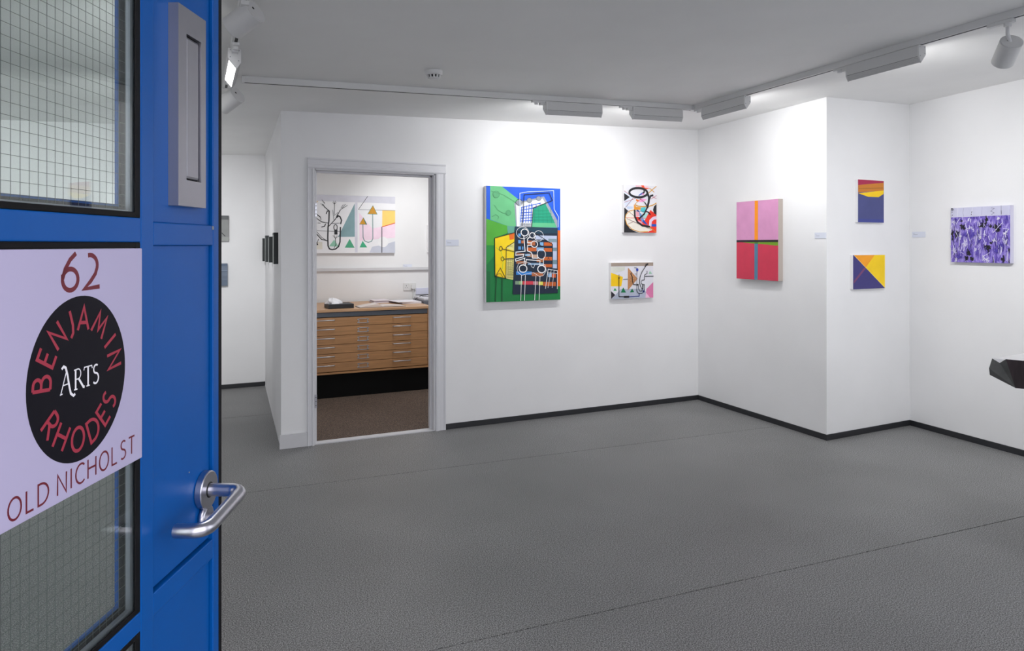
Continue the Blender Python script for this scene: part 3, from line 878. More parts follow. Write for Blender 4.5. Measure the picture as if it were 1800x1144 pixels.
    ('l','#2a2050',11,[(730,394),(740,373),(737,353)]),
    ('l','#b8aee0',11,[(33,692),(23,651),(8,610)]),
    ('l','#5a48b0',6,[(703,530),(706,467),(699,403)]),
    ('l','#e0dcf0',8,[(188,189),(200,153),(202,118)]),
    ('l','#2a2050',8,[(381,402),(397,340),(363,279)]),
    ('l','#b8aee0',9,[(532,244),(516,199),(531,154)]),
    ('l','#5a48b0',11,[(404,145),(397,121),(422,96)]),
    ('l','#e0dcf0',6,[(806,531),(791,470),(802,409)]),
    ('l','#2a2050',5,[(104,807),(116,764),(107,721)]),
    ('l','#b8aee0',7,[(761,710),(769,663),(774,616)]),
    ('l','#5a48b0',9,[(288,436),(288,398),(294,360)]),
    ('l','#e0dcf0',7,[(510,300),(519,263),(498,226)]),
    ('l','#2a2050',10,[(976,464),(970,390),(962,316)]),
    ('l','#b8aee0',10,[(939,498),(951,456),(936,414)]),
    ('l','#5a48b0',7,[(832,742),(843,679),(846,616)]),
    ('l','#e0dcf0',7,[(550,791),(544,760),(558,729)]),
    ('l','#2a2050',6,[(46,641),(28,594),(70,546)]),
    ('l','#b8aee0',8,[(482,427),(479,362),(459,298)]),
    ('l','#5a48b0',9,[(541,167),(530,129),(553,91)]),
    ('l','#e0dcf0',8,[(429,616),(424,585),(417,553)]),
    ('l','#2a2050',7,[(274,120),(281,41),(252,-38)]),
    ('l','#b8aee0',6,[(23,691),(16,655),(29,620)]),
    ('l','#5a48b0',7,[(416,683),(420,655),(401,628)]),
    ('l','#e0dcf0',11,[(294,419),(304,390),(281,361)]),
    ('l','#2a2050',7,[(183,657),(180,583),(166,509)]),
    ('l','#b8aee0',9,[(603,693),(605,669),(625,644)]),
    ('l','#5a48b0',10,[(204,207),(203,148),(223,89)]),
    ('l','#e0dcf0',7,[(748,133),(762,66),(767,-1)]),
    ('l','#2a2050',10,[(577,763),(585,725),(601,687)]),
    ('l','#b8aee0',7,[(366,417),(359,345),(345,273)]),
    ('l','#5a48b0',11,[(920,758),(915,704),(910,651)]),
    ('l','#e0dcf0',5,[(249,347),(244,279),(239,211)]),
    ('l','#2a2050',9,[(679,236),(666,181),(679,125)]),
    ('l','#b8aee0',10,[(830,733),(824,694),(825,655)]),
    ('l','#5a48b0',6,[(916,362),(901,296),(906,229)]),
    ('l','#e0dcf0',9,[(488,595),(482,548),(511,499)]),
    ('l','#2a2050',6,[(90,768),(76,731),(114,692)]),
    ('l','#b8aee0',5,[(943,371),(944,308),(955,244)]),
    ('l','#5a48b0',8,[(78,468),(67,392),(76,316)]),
    ('l','#e0dcf0',6,[(595,430),(609,376),(577,323)]),
    ('l','#2a2050',9,[(78,379),(74,325),(97,270)]),
    ('l','#b8aee0',7,[(101,357),(108,282),(98,206)]),
    ('l','#5a48b0',10,[(490,261),(480,194),(494,127)]),
    ('l','#e0dcf0',8,[(752,420),(739,399),(764,378)]),
    ('l','#2a2050',7,[(526,653),(530,581),(503,510)]),
    ('l','#b8aee0',8,[(33,774),(31,708),(53,640)]),
    ('l','#5a48b0',10,[(412,183),(395,135),(411,87)]),
    ('l','#e0dcf0',6,[(814,401),(808,358),(813,314)]),
    ('l','#2a2050',9,[(87,170),(77,115),(112,60)]),
    ('l','#b8aee0',7,[(606,719),(589,673),(602,627)]),
    ('l','#5a48b0',9,[(635,286),(629,249),(651,212)]),
    ('l','#e0dcf0',6,[(159,612),(143,590),(151,568)]),
    ('l','#2a2050',6,[(853,424),(864,401),(831,378)]),
    ('l','#b8aee0',9,[(909,784),(903,725),(916,665)]),
    ('l','#5a48b0',8,[(580,518),(595,481),(591,445)]),
    ('l','#e0dcf0',5,[(78,796),(89,724),(79,652)]),
    ('l','#2a2050',9,[(139,265),(125,198),(151,131)]),
    ('l','#b8aee0',10,[(505,732),(522,709),(484,687)]),
    ('l','#5a48b0',9,[(577,355),(589,282),(555,209)]),
    ('l','#e0dcf0',9,[(535,636),(539,564),(539,492)]),
    ('l','#2a2050',9,[(753,109),(753,34),(734,-41)]),
    ('l','#b8aee0',10,[(976,242),(989,201),(961,160)]),
    ('l','#5a48b0',6,[(454,541),(469,488),(462,436)]),
    ('l','#e0dcf0',7,[(224,286),(218,244),(198,202)]),
    ('l','#2a2050',6,[(962,548),(959,474),(942,400)]),
    ('l','#b8aee0',9,[(621,551),(614,516),(644,481)]),
    ('l','#5a48b0',10,[(294,538),(281,475),(291,412)]),
    ('l','#e0dcf0',7,[(976,421),(970,375),(958,329)]),
    ('l','#2a2050',6,[(148,451),(151,401),(138,352)]),
    ('l','#b8aee0',6,[(128,708),(134,632),(115,555)]),
    ('l','#5a48b0',9,[(258,196),(268,120),(259,44)]),
    ('l','#e0dcf0',9,[(528,715),(530,684),(524,653)]),
    ('l','#2a2050',10,[(322,266),(310,202),(309,139)]),
    ('l','#b8aee0',9,[(496,530),(490,473),(478,416)]),
    ('l','#5a48b0',8,[(104,340),(104,311),(91,281)]),
    ('l','#e0dcf0',9,[(894,284),(891,216),(874,148)]),
    ('l','#2a2050',7,[(192,361),(190,316),(168,271)]),
    ('l','#b8aee0',9,[(313,416),(317,354),(300,292)]),
    ('l','#5a48b0',7,[(83,307),(82,241),(86,175)]),
    ('l','#e0dcf0',11,[(75,307),(72,242),(85,176)]),
    ('l','#2a2050',11,[(603,335),(613,270),(628,205)]),
    ('l','#b8aee0',10,[(18,310),(18,285),(26,260)]),
    ('l','#5a48b0',9,[(315,255),(307,228),(326,202)]),
    ('l','#e0dcf0',5,[(843,327),(846,250),(838,172)]),
    ('l','#2a2050',6,[(859,317),(853,277),(837,238)]),
    ('l','#b8aee0',9,[(287,462),(284,384),(296,306)]),
    ('l','#5a48b0',6,[(763,477),(769,441),(744,405)]),
    ('l','#e0dcf0',7,[(335,602),(317,546),(347,488)]),
    ('l','#2a2050',5,[(972,177),(965,150),(959,123)]),
    ('l','#b8aee0',9,[(874,304),(874,233),(873,163)]),
    ('l','#5a48b0',10,[(355,307),(358,240),(379,173)]),
    ('l','#e0dcf0',10,[(38,667),(32,621),(29,574)]),
    ('l','#2a2050',6,[(798,357),(790,303),(798,250)]),
    ('l','#b8aee0',8,[(323,346),(330,292),(309,239)]),
    ('l','#5a48b0',8,[(492,725),(476,681),(478,637)]),
    ('l','#e0dcf0',6,[(268,348),(281,276),(247,204)]),
    ('l','#2a2050',7,[(686,686),(670,658),(706,630)]),
    ('l','#b8aee0',7,[(287,776),(300,710),(285,645)]),
    ('l','#5a48b0',11,[(933,469),(920,409),(935,349)]),
    ('l','#e0dcf0',9,[(963,548),(953,498),(960,448)]),
    ('l','#2a2050',9,[(141,494),(154,432),(123,370)]),
    ('l','#b8aee0',7,[(917,472),(906,396),(941,318)]),
    ('l','#5a48b0',11,[(480,229),(497,185),(465,142)]),
    ('l','#e0dcf0',11,[(385,791),(383,759),(379,727)]),
    ('l','#2a2050',7,[(505,589),(487,510),(516,430)]),
    ('l','#b8aee0',11,[(569,629),(567,552),(550,475)]),
    ('l','#5a48b0',11,[(410,513),(420,472),(385,431)]),
    ('l','#e0dcf0',5,[(929,487),(922,413),(937,340)]),
    ('l','#2a2050',9,[(85,676),(96,598),(75,520)]),
    ('l','#b8aee0',10,[(308,759),(304,730),(299,701)]),
    ('l','#11131a',12,[(39,991),(68,983),(68,960),(37,962),(39,991)]),
    ('l','#11131a',6,[(39,937),(59,923),(37,908)]),
    ('l','#11131a',6,[(46,876),(63,869),(46,849)]),
    ('l','#8884a0',4,[(258,988),(245,902),(258,834)]),
    ('l','#e8e8f0',5,[(413,991),(401,909),(411,855)]),
    ('l','#11131a',8,[(401,922),(396,893)]),
    ('l','#11131a',10,[(396,874),(388,859)]),
    ('l','#9c98b8',4,[(576,994),(569,849)]),
    ('l','#5a5578',6,[(721,968),(778,958),(718,909),(775,878),(730,849)]),
    ('l','#4a4468',5,[(888,1005),(889,837)]),
    ('l','#11131a',9,[(889,915),(890,850)]),
    ('l','#e8e8f0',4,[(157,993),(152,838)]),
]
ART_PLANTS = [
    ('p','#cfcfda',[(0,1000),(1000,1000),(999,878),(0,892)]),
    ('p','#d2d2de',[(481,882),(513,882),(514,10),(480,11)]),
    ('p','#7fa0a6',[(478,865),(479,284),(270,280)]),
    ('p','#e8c890',[(0,888),(29,888),(1,845)]),
    ('p','#dedace',[(3,195),(77,194),(78,70),(4,69)]),
    ('p','#f0d6e6',[(534,703),(702,433),(834,467),(1001,528),(999,273),(903,260),(748,243),(540,212)]),
    ('p','#ffcd6e',[(832,753),(1000,752),(1000,532),(830,467)]),
    ('p','#c6cad8',[(666,8),(699,110),(782,130),(837,107),(915,172),(999,207),(1000,-1)]),
    ('p','#eeeef0',[(911,194),(908,164),(897,138),(880,117),(860,106),(837,104),(815,112),(796,129),(782,153),(774,182),(774,213),(781,241),(795,265),(814,281),(836,288),(858,285),(879,272),(896,251),(907,224)]),
    ('p','#8cbfa8',[(222,233),(277,115),(158,117)]),
    ('p','#4aa47e',[(414,248),(476,93),(353,95)]),
    ('p','#3aa87c',[(578,214),(636,99),(540,99)]),
    ('l','#23242c',6,[(525,762),(643,997)]),
    ('l','#8a8c94',6,[(525,759),(1000,756)]),
    ('l','#d8442c',10,[(825,461),(1000,532)]),
    ('l','#33343c',11,[(825,461),(825,4)]),
    ('l','#4a7c7c',9,[(581,502),(583,276),(601,214),(649,186),(693,207),(709,258),(706,684)]),
    ('p','#2e7a5c',[(710,841),(768,681),(638,682)]),
    ('p','#cc9018',[(710,829),(760,688),(648,689)]),
    ('p','#2e7a5c',[(588,625),(636,499),(535,501)]),
    ('p','#cc9018',[(585,612),(618,505),(540,507)]),
    ('l','#1c1c22',16,[(161,728),(158,562),(147,446),(144,272),(147,126),(164,75),(196,62),(239,72),(276,115),(294,195),(299,451)]),
    ('l','#1c1c22',11,[(166,721),(138,724),(124,671)]),
    ('l','#1c1c22',10,[(166,721),(108,787),(81,840)]),
    ('l','#1c1c22',5,[(81,840),(55,845)]),
    ('l','#1c1c22',5,[(87,830),(71,811)]),
    ('l','#1c1c22',5,[(108,844),(71,917)]),
    ('l','#1c1c22',4,[(108,866),(81,888)]),
    ('l','#1c1c22',9,[(154,460),(236,583),(299,749)]),
    ('l','#1c1c22',6,[(299,749),(386,829)]),
    ('l','#1c1c22',5,[(304,771),(336,843)]),
    ('l','#1c1c22',5,[(320,778),(363,851)]),
    ('l','#1c1c22',5,[(220,568),(203,743)]),
    ('l','#1c1c22',6,[(223,663),(226,844)]),
    ('l','#1c1c22',4,[(226,844),(203,873)]),
    ('l','#1c1c22',4,[(226,844),(215,902)]),
    ('l','#1c1c22',4,[(226,844),(237,902)]),
    ('l','#1c1c22',4,[(226,844),(249,880)]),
    ('l','#1c1c22',4,[(215,641),(267,706),(247,619)]),
    ('l','#1c1c22',6,[(194,510),(290,519)]),
    ('l','#1c1c22',15,[(301,502),(313,567),(294,630),(273,645),(252,611)]),
    ('l','#1c1c22',9,[(146,518),(67,537),(4,600)]),
    ('l','#1c1c22',11,[(56,614),(9,665)]),
    ('l','#1c1c22',6,[(62,563),(56,614)]),
    ('l','#1c1c22',6,[(57,513),(20,517)]),
    ('l','#1c1c22',11,[(118,504),(104,461),(67,447)]),
    ('l','#1c1c22',10,[(148,211),(68,237),(5,333)]),
    ('l','#1c1c22',5,[(132,214),(68,273),(5,376)]),
    ('l','#33343c',4,[(5,383),(307,377)]),
    ('l','#1c1c22',9,[(260,444),(259,429),(256,415),(252,404),(246,397),(239,395),(233,397),(227,404),(222,416),(219,429),(218,445),(219,460),(222,474),(226,485),(232,491),(239,494),(245,491),(251,484),(256,473),(259,459),(260,444)]),
    ('p','#1c1c22',[(223,408),(262,407),(262,321),(224,322)]),
    ('l','#1c1c22',6,[(236,255),(243,153),(217,73)]),
    ('l','#1c1c22',4,[(238,252),(204,307)]),
    ('l','#1c1c22',4,[(238,252),(223,311)]),
    ('l','#1c1c22',4,[(238,252),(259,310)]),
    ('l','#1c1c22',4,[(238,252),(276,298)]),
    ('p','#1c1c22',[(3,210),(29,144),(4,135)]),
    ('l','#1c1c22',6,[(32,245),(14,173)]),
]

# ================================================================== THE SETTING
# ---- floor: dark screed with two-metre vinyl sheets laid on it, seams left open by a hair
mb = MB()
mb.prism(guv([(-3.45, -5.2), (5.1, -5.2), (5.1, 0.06), (-0.02, 0.06), (0.18, 2.6), (-3.45, 2.6)]), -0.08, -0.003)
floor = struct(mb.build('floor', M_SEAM))
sa = math.radians(-2.9)                                   # the sheets run at a slight angle to the back wall
sx, sy = math.cos(sa), math.sin(sa)
OX, OY = -0.3988, -0.8479                                     # a point on the far seam
def strip_clip(poly, lo, hi):
    def dist(p): return -(p[0] - OX) * sy + (p[1] - OY) * sx
    for val, sgn in ((lo, 1), (hi, -1)):
        out = []
        for i in range(len(poly)):
            a, b = poly[i], poly[(i + 1) % len(poly)]
            da, db = (dist(a) - val) * sgn, (dist(b) - val) * sgn
            if da >= 0: out.append(a)
            if da * db < 0:
                t = da / (da - db)
                out.append((a[0] + (b[0] - a[0]) * t, a[1] + (b[1] - a[1]) * t))
        poly = out
        if not poly: break
    return poly
main_poly = guv([(-3.4, -5.1), (5.0, -5.1), (5.0, 0.05), (-3.4, 0.05)])
back_poly = guv([(-3.4, 0.05), (0.05, 0.05), (0.15, 2.55), (-3.4, 2.55)])
for poly in (main_poly, back_poly):
    for lo, hi in ((-8, -6.003), (-5.997, -4.003), (-3.997, -2.003), (-1.997, -0.0025), (0.0025, 1.997), (2.003, 3.997), (4.003, 7)):
        p = strip_clip(poly, lo, hi)
        if len(p) >= 3:
            MB().prism(p, -0.003, 0.0).build('vinyl_sheet', M_VINYL, floor)

# ---- office carpet and threshold
struct(MB().prism(guv([(0.1, 0.06), (2.75, 0.06), (2.75, 2.6), (0.2, 2.6)]), -0.08, 0.004).build('floor_office', M_CARPET))
tag(struct(MB().prism(guv([(0.225, 0.0), (1.2, 0.0), (1.2, 0.07), (0.225, 0.07)]), -0.002, 0.008).build('trim_1', M_TRIMW)), 'thin white threshold strip across the office doorway')

# ---- ceiling
mb = MB()
cs = [(-3.5, -5.3), (5.2, -5.3), (5.2, 2.75), (-3.5, 2.75)]
mb.add([G(u, v, zc(u, v)) for u, v in cs] + [G(u, v, zc(u, v) + 0.25) for u, v in cs],
       [(3, 2, 1, 0), (4, 5, 6, 7), (0, 1, 5, 4), (1, 2, 6, 5), (2, 3, 7, 6), (3, 0, 4, 7)])
struct(mb.build('ceiling', M_CEIL))

# ---- walls
HT = 2.62
def wall(name, pts, z0=0.0, z1=None, m=M_WALL):
    return struct(MB().prism(guv(pts), z0, z1 or HT).build(name, m))
mb = MB()
mb.prism(guv([(0.0, 0.0), (0.225, 0.0), (0.225, 0.12), (0.006, 0.12)]), 0, HT)
mb.prism(guv([(1.2, 0.0), (3.86, 0.0), (3.86, 0.12), (1.2, 0.12)]), 0, 2.68)
mb.prism(guv([(0.225, 0.0), (1.2, 0.0), (1.2, 0.12), (0.225, 0.12)]), 2.085, HT)
struct(mb.build('wall_back', M_WALL))
wall('wall_partition', [(0.006, 0.12), (0.11, 0.12), (0.22, 2.47), (0.121, 2.47)])
struct(MB().prism(guv([(3.86, 0.0), (3.8175, -1.5307), (4.821, -1.499), (4.95, -1.45), (4.95, 0.12), (3.86, 0.12)]), 0, 2.75).build('wall_pier', M_WALL))
struct(MB().prism(guv([(4.821, -1.499), (4.557, -5.03), (4.72, -5.03), (4.95, -1.45)]), 0, 2.78).build('wall_right', M_WALL))
wall('wall_far', [(-0.9, 2.47), (2.8, 2.47), (2.8, 2.6), (-0.9, 2.6)])
wall('wall_office_right', [(2.62, 0.12), (2.75, 0.12), (2.75, 2.47), (2.62, 2.47)])
wall('wall_recess', [(-1.0, 0.93), (-0.9, 0.93), (-0.9, 2.6), (-1.0, 2.6)])
wall('wall_left_end', [(-3.3, 0.83), (-0.9, 0.83), (-0.9, 0.93), (-3.3, 0.93)])
wall('wall_left', [(-3.42, -5.03), (-3.3, -5.03), (-3.3, 0.93), (-3.42, 0.93)])
# street front: doorway between two large shop windows
V0, V1 = -5.18, -5.03
mb = MB()
mb.prism(guv([(-3.42, V0), (4.72, V0), (4.72, V1), (-3.42, V1)]), 2.28, 2.75)
mb.prism(guv([(-3.42, V0), (-1.26, V0), (-1.26, V1), (-3.42, V1)]), 0, 0.45)
mb.prism(guv([(0.24, V0), (4.72, V0), (4.72, V1), (0.24, V1)]), 0, 0.45)
for a, b in ((-3.42, -3.2), (-1.26, -1.03), (0.03, 0.24), (4.4, 4.72)):
    mb.prism(guv([(a, V0), (b, V0), (b, V1), (a, V1)]), 0.45 if a != -1.26 and a != 0.03 else 0, 2.28)
struct(mb.build('wall_front', M_WALL))
def window(name, u0, u1, n):
    w = struct(empty(name, G((u0 + u1) / 2, (V0 + V1) / 2, 0.45), (0, 0, ANG)))
    L = u1 - u0
    mb = MB()
    for z0, z1 in ((0, 0.05), (1.78, 1.83)):
        mb.box(-L / 2, L / 2, -0.03, 0.03, z0, z1)
    for k in range(n + 1):
        x = -L / 2 + 0.025 + k * (L - 0.05) / n
        mb.box(x - 0.025, x + 0.025, -0.03, 0.03, 0.05, 1.78)
    mb.build('window_frame', M_BLUE, w)
    for k in range(n):
        xa = -L / 2 + 0.05 + k * (L - 0.05) / n
        MB().box(xa, xa + (L - 0.05) / n - 0.05, -0.004, 0.004, 0.05, 1.78).build('pane', M_WINGLASS, w)
window('window_1', -3.2, -1.26, 2)
window('window_2', 0.24, 4.4, 3)
struct(MB().prism(guv([(-9, -14), (11, -14), (11, -5.2), (-9, -5.2)]), -0.14, -0.02).build('floor_pavement', M_PAVE))

# ---- black skirting strips and the white plinth block at the free corner
def skirt(name, p, q, h=0.045, t=0.008, m=M_SKIRT):
    x0, y0 = G(*p)[:2]; x1, y1 = G(*q)[:2]
    a = math.atan2(y1 - y0, x1 - x0); L = math.hypot(x1 - x0, y1 - y0)
    return struct(MB().box(0, L, -t, 0.0, 0, h).build(name, m, None, (x0, y0, 0), (0, 0, a), bevel=0.002))
skirt('baseboard_back', (1.272, 0), (3.855, 0))
skirt('baseboard_pier_side', (3.86, 0), (3.8175, -1.5385))
skirt('baseboard_pier_front', (3.81, -1.531), (4.82, -1.499))
skirt('baseboard_right', (4.821, -1.50), (4.557, -5.02))
skirt('baseboard_far', (-0.9, 2.47), (0.12, 2.47))
skirt('baseboard_left_end', (-3.3, 0.83), (-0.9, 0.83))
skirt('baseboard_recess', (-0.9, 0.83), (-0.9, 2.46))
skirt('baseboard_left', (-3.3, -5.02), (-3.3, 0.82))
skirt('baseboard_corner', (-0.012, 0), (0.187, 0), 0.105, 0.014, M_TRIMW)
skirt('baseboard_partition', (0.121, 2.46), (0.0, 0.0), 0.012, 0.004, M_TRIMW)

# ---- office door casing: lining, stop, moulded architrave, hinge plates left on the jamb
casing = struct(empty('trim_2', G(0.7, 0, 0), (0, 0, ANG)))
def cx(u): return u - 0.7
mb = MB()
mb.box(cx(0.225), cx(0.25), -0.002, 0.14, 0, 2.07)
mb.box(cx(1.175), cx(1.2), -0.002, 0.14, 0, 2.07)
mb.box(cx(0.225), cx(1.2), -0.002, 0.14, 2.06, 2.085)
mb.build('lining', M_GLOSSW, casing, bevel=0.002)
mb = MB()
mb.box(cx(0.25), cx(0.264), 0.05, 0.09, 0, 2.06)
mb.box(cx(1.161), cx(1.175), 0.05, 0.09, 0, 2.06)
mb.box(cx(0.25), cx(1.175), 0.05, 0.09, 2.045, 2.06)
mb.build('door_stop', M_GLOSSW, casing, bevel=0.002)
for nm, a, b, s in (('architrave', 0.237, 0.187, 1), ('architrave', 1.188, 1.272, 1)):
    w = b - a
    prof = [(0, 0), (0, -0.014), (0.12, -0.02), (0.3, -0.02), (0.36, -0.013), (0.8, -0.013), (0.86, -0.017), (1, -0.017), (1, 0)]
    MB().prism([(cx(a) + t * w, y) for t, y in prof], 0, 2.0695).build(nm, M_GLOSSW, casing)
mb = MB()
mb.prism([(0 - 0.002, 2.07), (-0.014, 2.07), (-0.02, 2.08), (-0.02, 2.095), (-0.013, 2.10), (-0.013, 2.135), (-0.017, 2.14), (-0.017, 2.15), (-0.002, 2.15)], cx(0.187), cx(1.272), axis='x')
mb.build('architrave', M_GLOSSW, casing)
for z in (1.76, 0.33):
    h = MB().box(cx(0.238), cx(0.254), -0.0235, -0.02, z - 0.05, z + 0.05).build('hinge_plate', M_STEEL, casing, bevel=0.001)
    for dz in (-0.03, 0, 0.03):
        MB().tube([(cx(0.246), -0.0236, z + dz), (cx(0.246), -0.0245, z + dz)], 0.0035, 8).build('screw', M_DARK, h)

# ---- office dado ledge
ledge = struct(MB().box(-1.2, 1.2, -0.032, 0, 0, 0.034).build('trim_3', M_TRIMW, None, G(1.42, 2.47, 1.206), (0, 0, ANG), bevel=0.003))

# ================================================================== BLUE STREET DOOR
# local frame: x along the leaf towards its free edge, y into the leaf, z up
door = struct(empty('door_1', (-0.5866, -4.2037, 0.0), (0, 0, math.radians(63.556))))
tag(door, 'open blue painted steel street door with wired glass and a gallery sign', 'door')
ZB, ZT = 0.012, 2.10
GX0, GX1 = -0.412, -0.172
T = 0.03
mb = MB()
mb.box(GX1, -0.143, 0, T, ZB, ZT)
mb.build('stile', M_BLUE, door, bevel=0.0015)
mb = MB()
mb.box(0.024, 0.043, 0, T, ZB, ZT)
mb.build('stile', M_BLUE, door, bevel=0.0015)
mb = MB()
mb.box(-0.545, GX0, 0, T, ZB, ZT)
mb.build('stile', M_BLUE, door, bevel=0.0015)
for z0, z1 in ((ZB, 0.16), (1.022, 1.046), (1.503, 1.533), (1.98, ZT)):
    MB().box(GX0, GX1, 0, T, z0, z1).build('rail', M_BLUE, door, bevel=0.0015)
for z0, z1 in ((ZB, 0.16), (1.024, 1.053), (1.499, 1.529), (1.98, ZT)):
    MB().box(-0.143, 0.024, 0.0005, T, z0, z1).build('rail', M_BLUE, door, bevel=0.0015)
for z0, z1 in ((0.16, 1.024), (1.057, 1.499), (1.529, 1.98)):
    MB().box(-0.143, 0.0205, 0.005, T - 0.005, z0, z1).build('lock_panel', M_BLUE, door, bevel=0.001)
MB().box(0.0205, 0.024, 0.012, T - 0.005, 0.16, 1.98).build('panel_joint', M_DARK, door)
MB().box(-0.143, 0.0205, 0.010, T - 0.005, 1.053, 1.057).build('panel_joint', M_DARK, door)
MB().box(0.043, 0.0545, 0.0006, T - 0.002, ZB, ZT).build('edge_seal', M_GASKET, door, bevel=0.001)
# glazing: gasket, spacer, two panes, wire mesh
for gz0, gz1 in ((0.16, 1.022), (1.046, 1.503), (1.533, 1.98)):
    mb = MB()
    g = 0.010
    for a0, a1, b0, b1 in ((GX1 - g, GX1, gz0, gz1), (GX0, GX0 + g, gz0, gz1), (GX0 + g, GX1 - g, gz0, gz0 + 0.007), (GX0 + g, GX1 - g, gz1 - 0.007, gz1)):
        mb.box(a0, a1, 0.0005, 0.0030, b0, b1)
    mb.build('gasket', M_GASKET, door, bevel=0.001)
    for y0, y1, k, m, nm in ((0.0152, 0.0178, 0.006, M_GASKET, 'gasket'), (0.0178, 0.0215, 0.009, M_BLUE, 'glazing_bead')):
        mb = MB()
        for a0, a1, b0, b1 in ((GX1 - g - k, GX1, gz0, gz1), (GX0, GX0 + g + k, gz0, gz1), (GX0 + g, GX1 - g, gz0, gz0 + 0.007 + k), (GX0 + g, GX1 - g, gz1 - 0.007 - k, gz1)):
            mb.box(a0, a1, y0, y1, b0, b1)
        mb.build(nm, m, door)
    mb = MB()
    s = 0.0035
    for a0, a1, b0, b1 in ((GX1 - g - s, GX1 - s, gz0 + s, gz1 - s), (GX0 + s, GX0 + g + s, gz0 + s, gz1 - s), (GX0 + g + s, GX1 - g - s, gz0 + s, gz0 + 0.009), (GX0 + g + s, GX1 - g - s, gz1 - 0.009, gz1 - s)):
        mb.box(a0, a1, 0.0058, 0.0114, b0, b1)
    mb.build('spacer_bar', M_SPACER, door)
    MB().box(GX0 + 0.003, GX1 - 0.003, 0.0032, 0.0056, gz0 + 0.002, gz1 - 0.002).build('glass_pane', M_GLASS, door)
    p2 = MB().box(GX0 + 0.003, GX1 - 0.003, 0.0122, 0.0150, gz0 + 0.002, gz1 - 0.002).build('glass_pane', M_GLASS, door)
    mb = MB()
    x = GX1 - 0.014
    r = 0.0002
    while x > GX0 + 0.01:
        mb.box(x - r, x + r, 0.0118 - r, 0.0118 + r, gz0 + 0.006, gz1 - 0.006)
        x -= 0.0124
    z = gz0 + 0.015
    while z < gz1 - 0.008:
        mb.box(GX0 + 0.012, GX1 - 0.012, 0.0116 - r, 0.0116 + r, z - r, z + r)
        z += 0.0124
    wm = mb.build('wire_mesh', M_WIRE, p2)
    wm['kind'] = 'stuff'

# pull plate with a recessed grip
PY = -0.009
mb = MB()
X0, X1, Z0, Z1 = -0.098, -0.019, 1.553, 1.826
sx0, sx1, sz0, sz1 = -0.076, -0.0335, 1.589, 1.7905
mb.box(X0, sx0, PY, 0.005, Z0, Z1); mb.box(sx1, X1, PY, 0.005, Z0, Z1)
mb.box(sx0, sx1, PY, 0.005, Z0, sz0); mb.box(sx0, sx1, PY, 0.005, sz1, Z1)
plate = mb.build('pull_plate', M_PLATE, door)
tag(plate, 'brushed steel pull plate with a long recessed grip')
MB().box(sx0 + 0.002, sx1 - 0.002, PY + 0.0015, 0.004, sz0 + 0.002, sz1 - 0.002).build('grip_insert', M_PLATE, plate, bevel=0.004)
MB().box(sx0, sx1, PY + 0.006, 0.004, sz0, sz1).build('grip_recess', M_GASKET, plate)

# lever handle
HZ = 1.136
def arc3(c, r, a0, a1, n, plane):
    out = []
    for k in range(n + 1):
        a = math.radians(a0 + (a1 - a0) * k / n)
        out.append(tuple(Vector(c) + Vector(plane[0]) * (r * math.cos(a)) + Vector(plane[1]) * (r * math.sin(a))))
    return out
b = 0.018
GY = -0.056
path = [(0, -0.004, HZ), (0, GY + b, HZ)] + arc3((-b, GY + b, HZ), b, 0, 90, 7, ((1, 0, 0), (0, -1, 0))) + arc3((-0.120 + b, GY + b, HZ), b, 90, 180, 7, ((1, 0, 0), (0, -1, 0))) + [(-0.120, -0.016, HZ)]
path = [(x, y, z + 0.10 * min(0.0, x + 0.004)) for x, y, z in path]          # the lever hangs a little
MB().tube(path, 0.0095, 20).build('lever_handle', M_STEEL, door, smooth=True)
def disc(name, x, z, r, y0, y1, m, parent, bev=0.0015):
    return MB().tube([(x, y0, z), (x, y1, z)], r, 40).build(name, m, parent, smooth=True, bevel=bev)
disc('rosette', 0, HZ, 0.0275, 0.005, -0.006, M_STEEL, door)
disc('spindle_collar', 0, HZ, 0.0118, 0.0, -0.0068, M_DARK, door)
disc('lock_escutcheon', 0, HZ - 0.0405, 0.0185, 0.005, -0.005, M_STEEL, door, 0.004)
lc = disc('lock_cylinder', 0.002, HZ - 0.0425, 0.0085, 0.0, -0.012, M_PLATE, door)
MB().box(0.0012, 0.0028, -0.0123, -0.0118, HZ - 0.048, HZ - 0.037).build('keyway', M_DARK, lc)
# paint chips
for x, z, r in ((0.0225, 1.5255, 0.003), (-0.048, 1.098, 0.0012), (-0.05, 1.178, 0.001)):
    MB().tube([(x, 0.0005, z), (x, -0.0004, z)], r, 9).build('paint_chip', M_SPACER, door)

# sign
SX0, SX1, SZ0, SZ1 = -0.410, -0.1745, 1.2375, 1.4955
sign = MB().box(SX0, SX1, -0.003, 0.0004, SZ0, SZ1).build('sign_panel', M_SIGN, door, bevel=0.0008)
tag(sign, 'white gallery sign with a black disc and red lettering')
SC = (-0.2915, 1.358)
mb = MB()
mb.prism([(SC[0] + 0.0805 * math.cos(a * math.pi / 36), SC[1] + 0.0875 * math.sin(a * math.pi / 36)) for a in range(72)], 0.003, 0.0032, axis='y')
mb.build('sign_disc', M_SIGNK, sign)

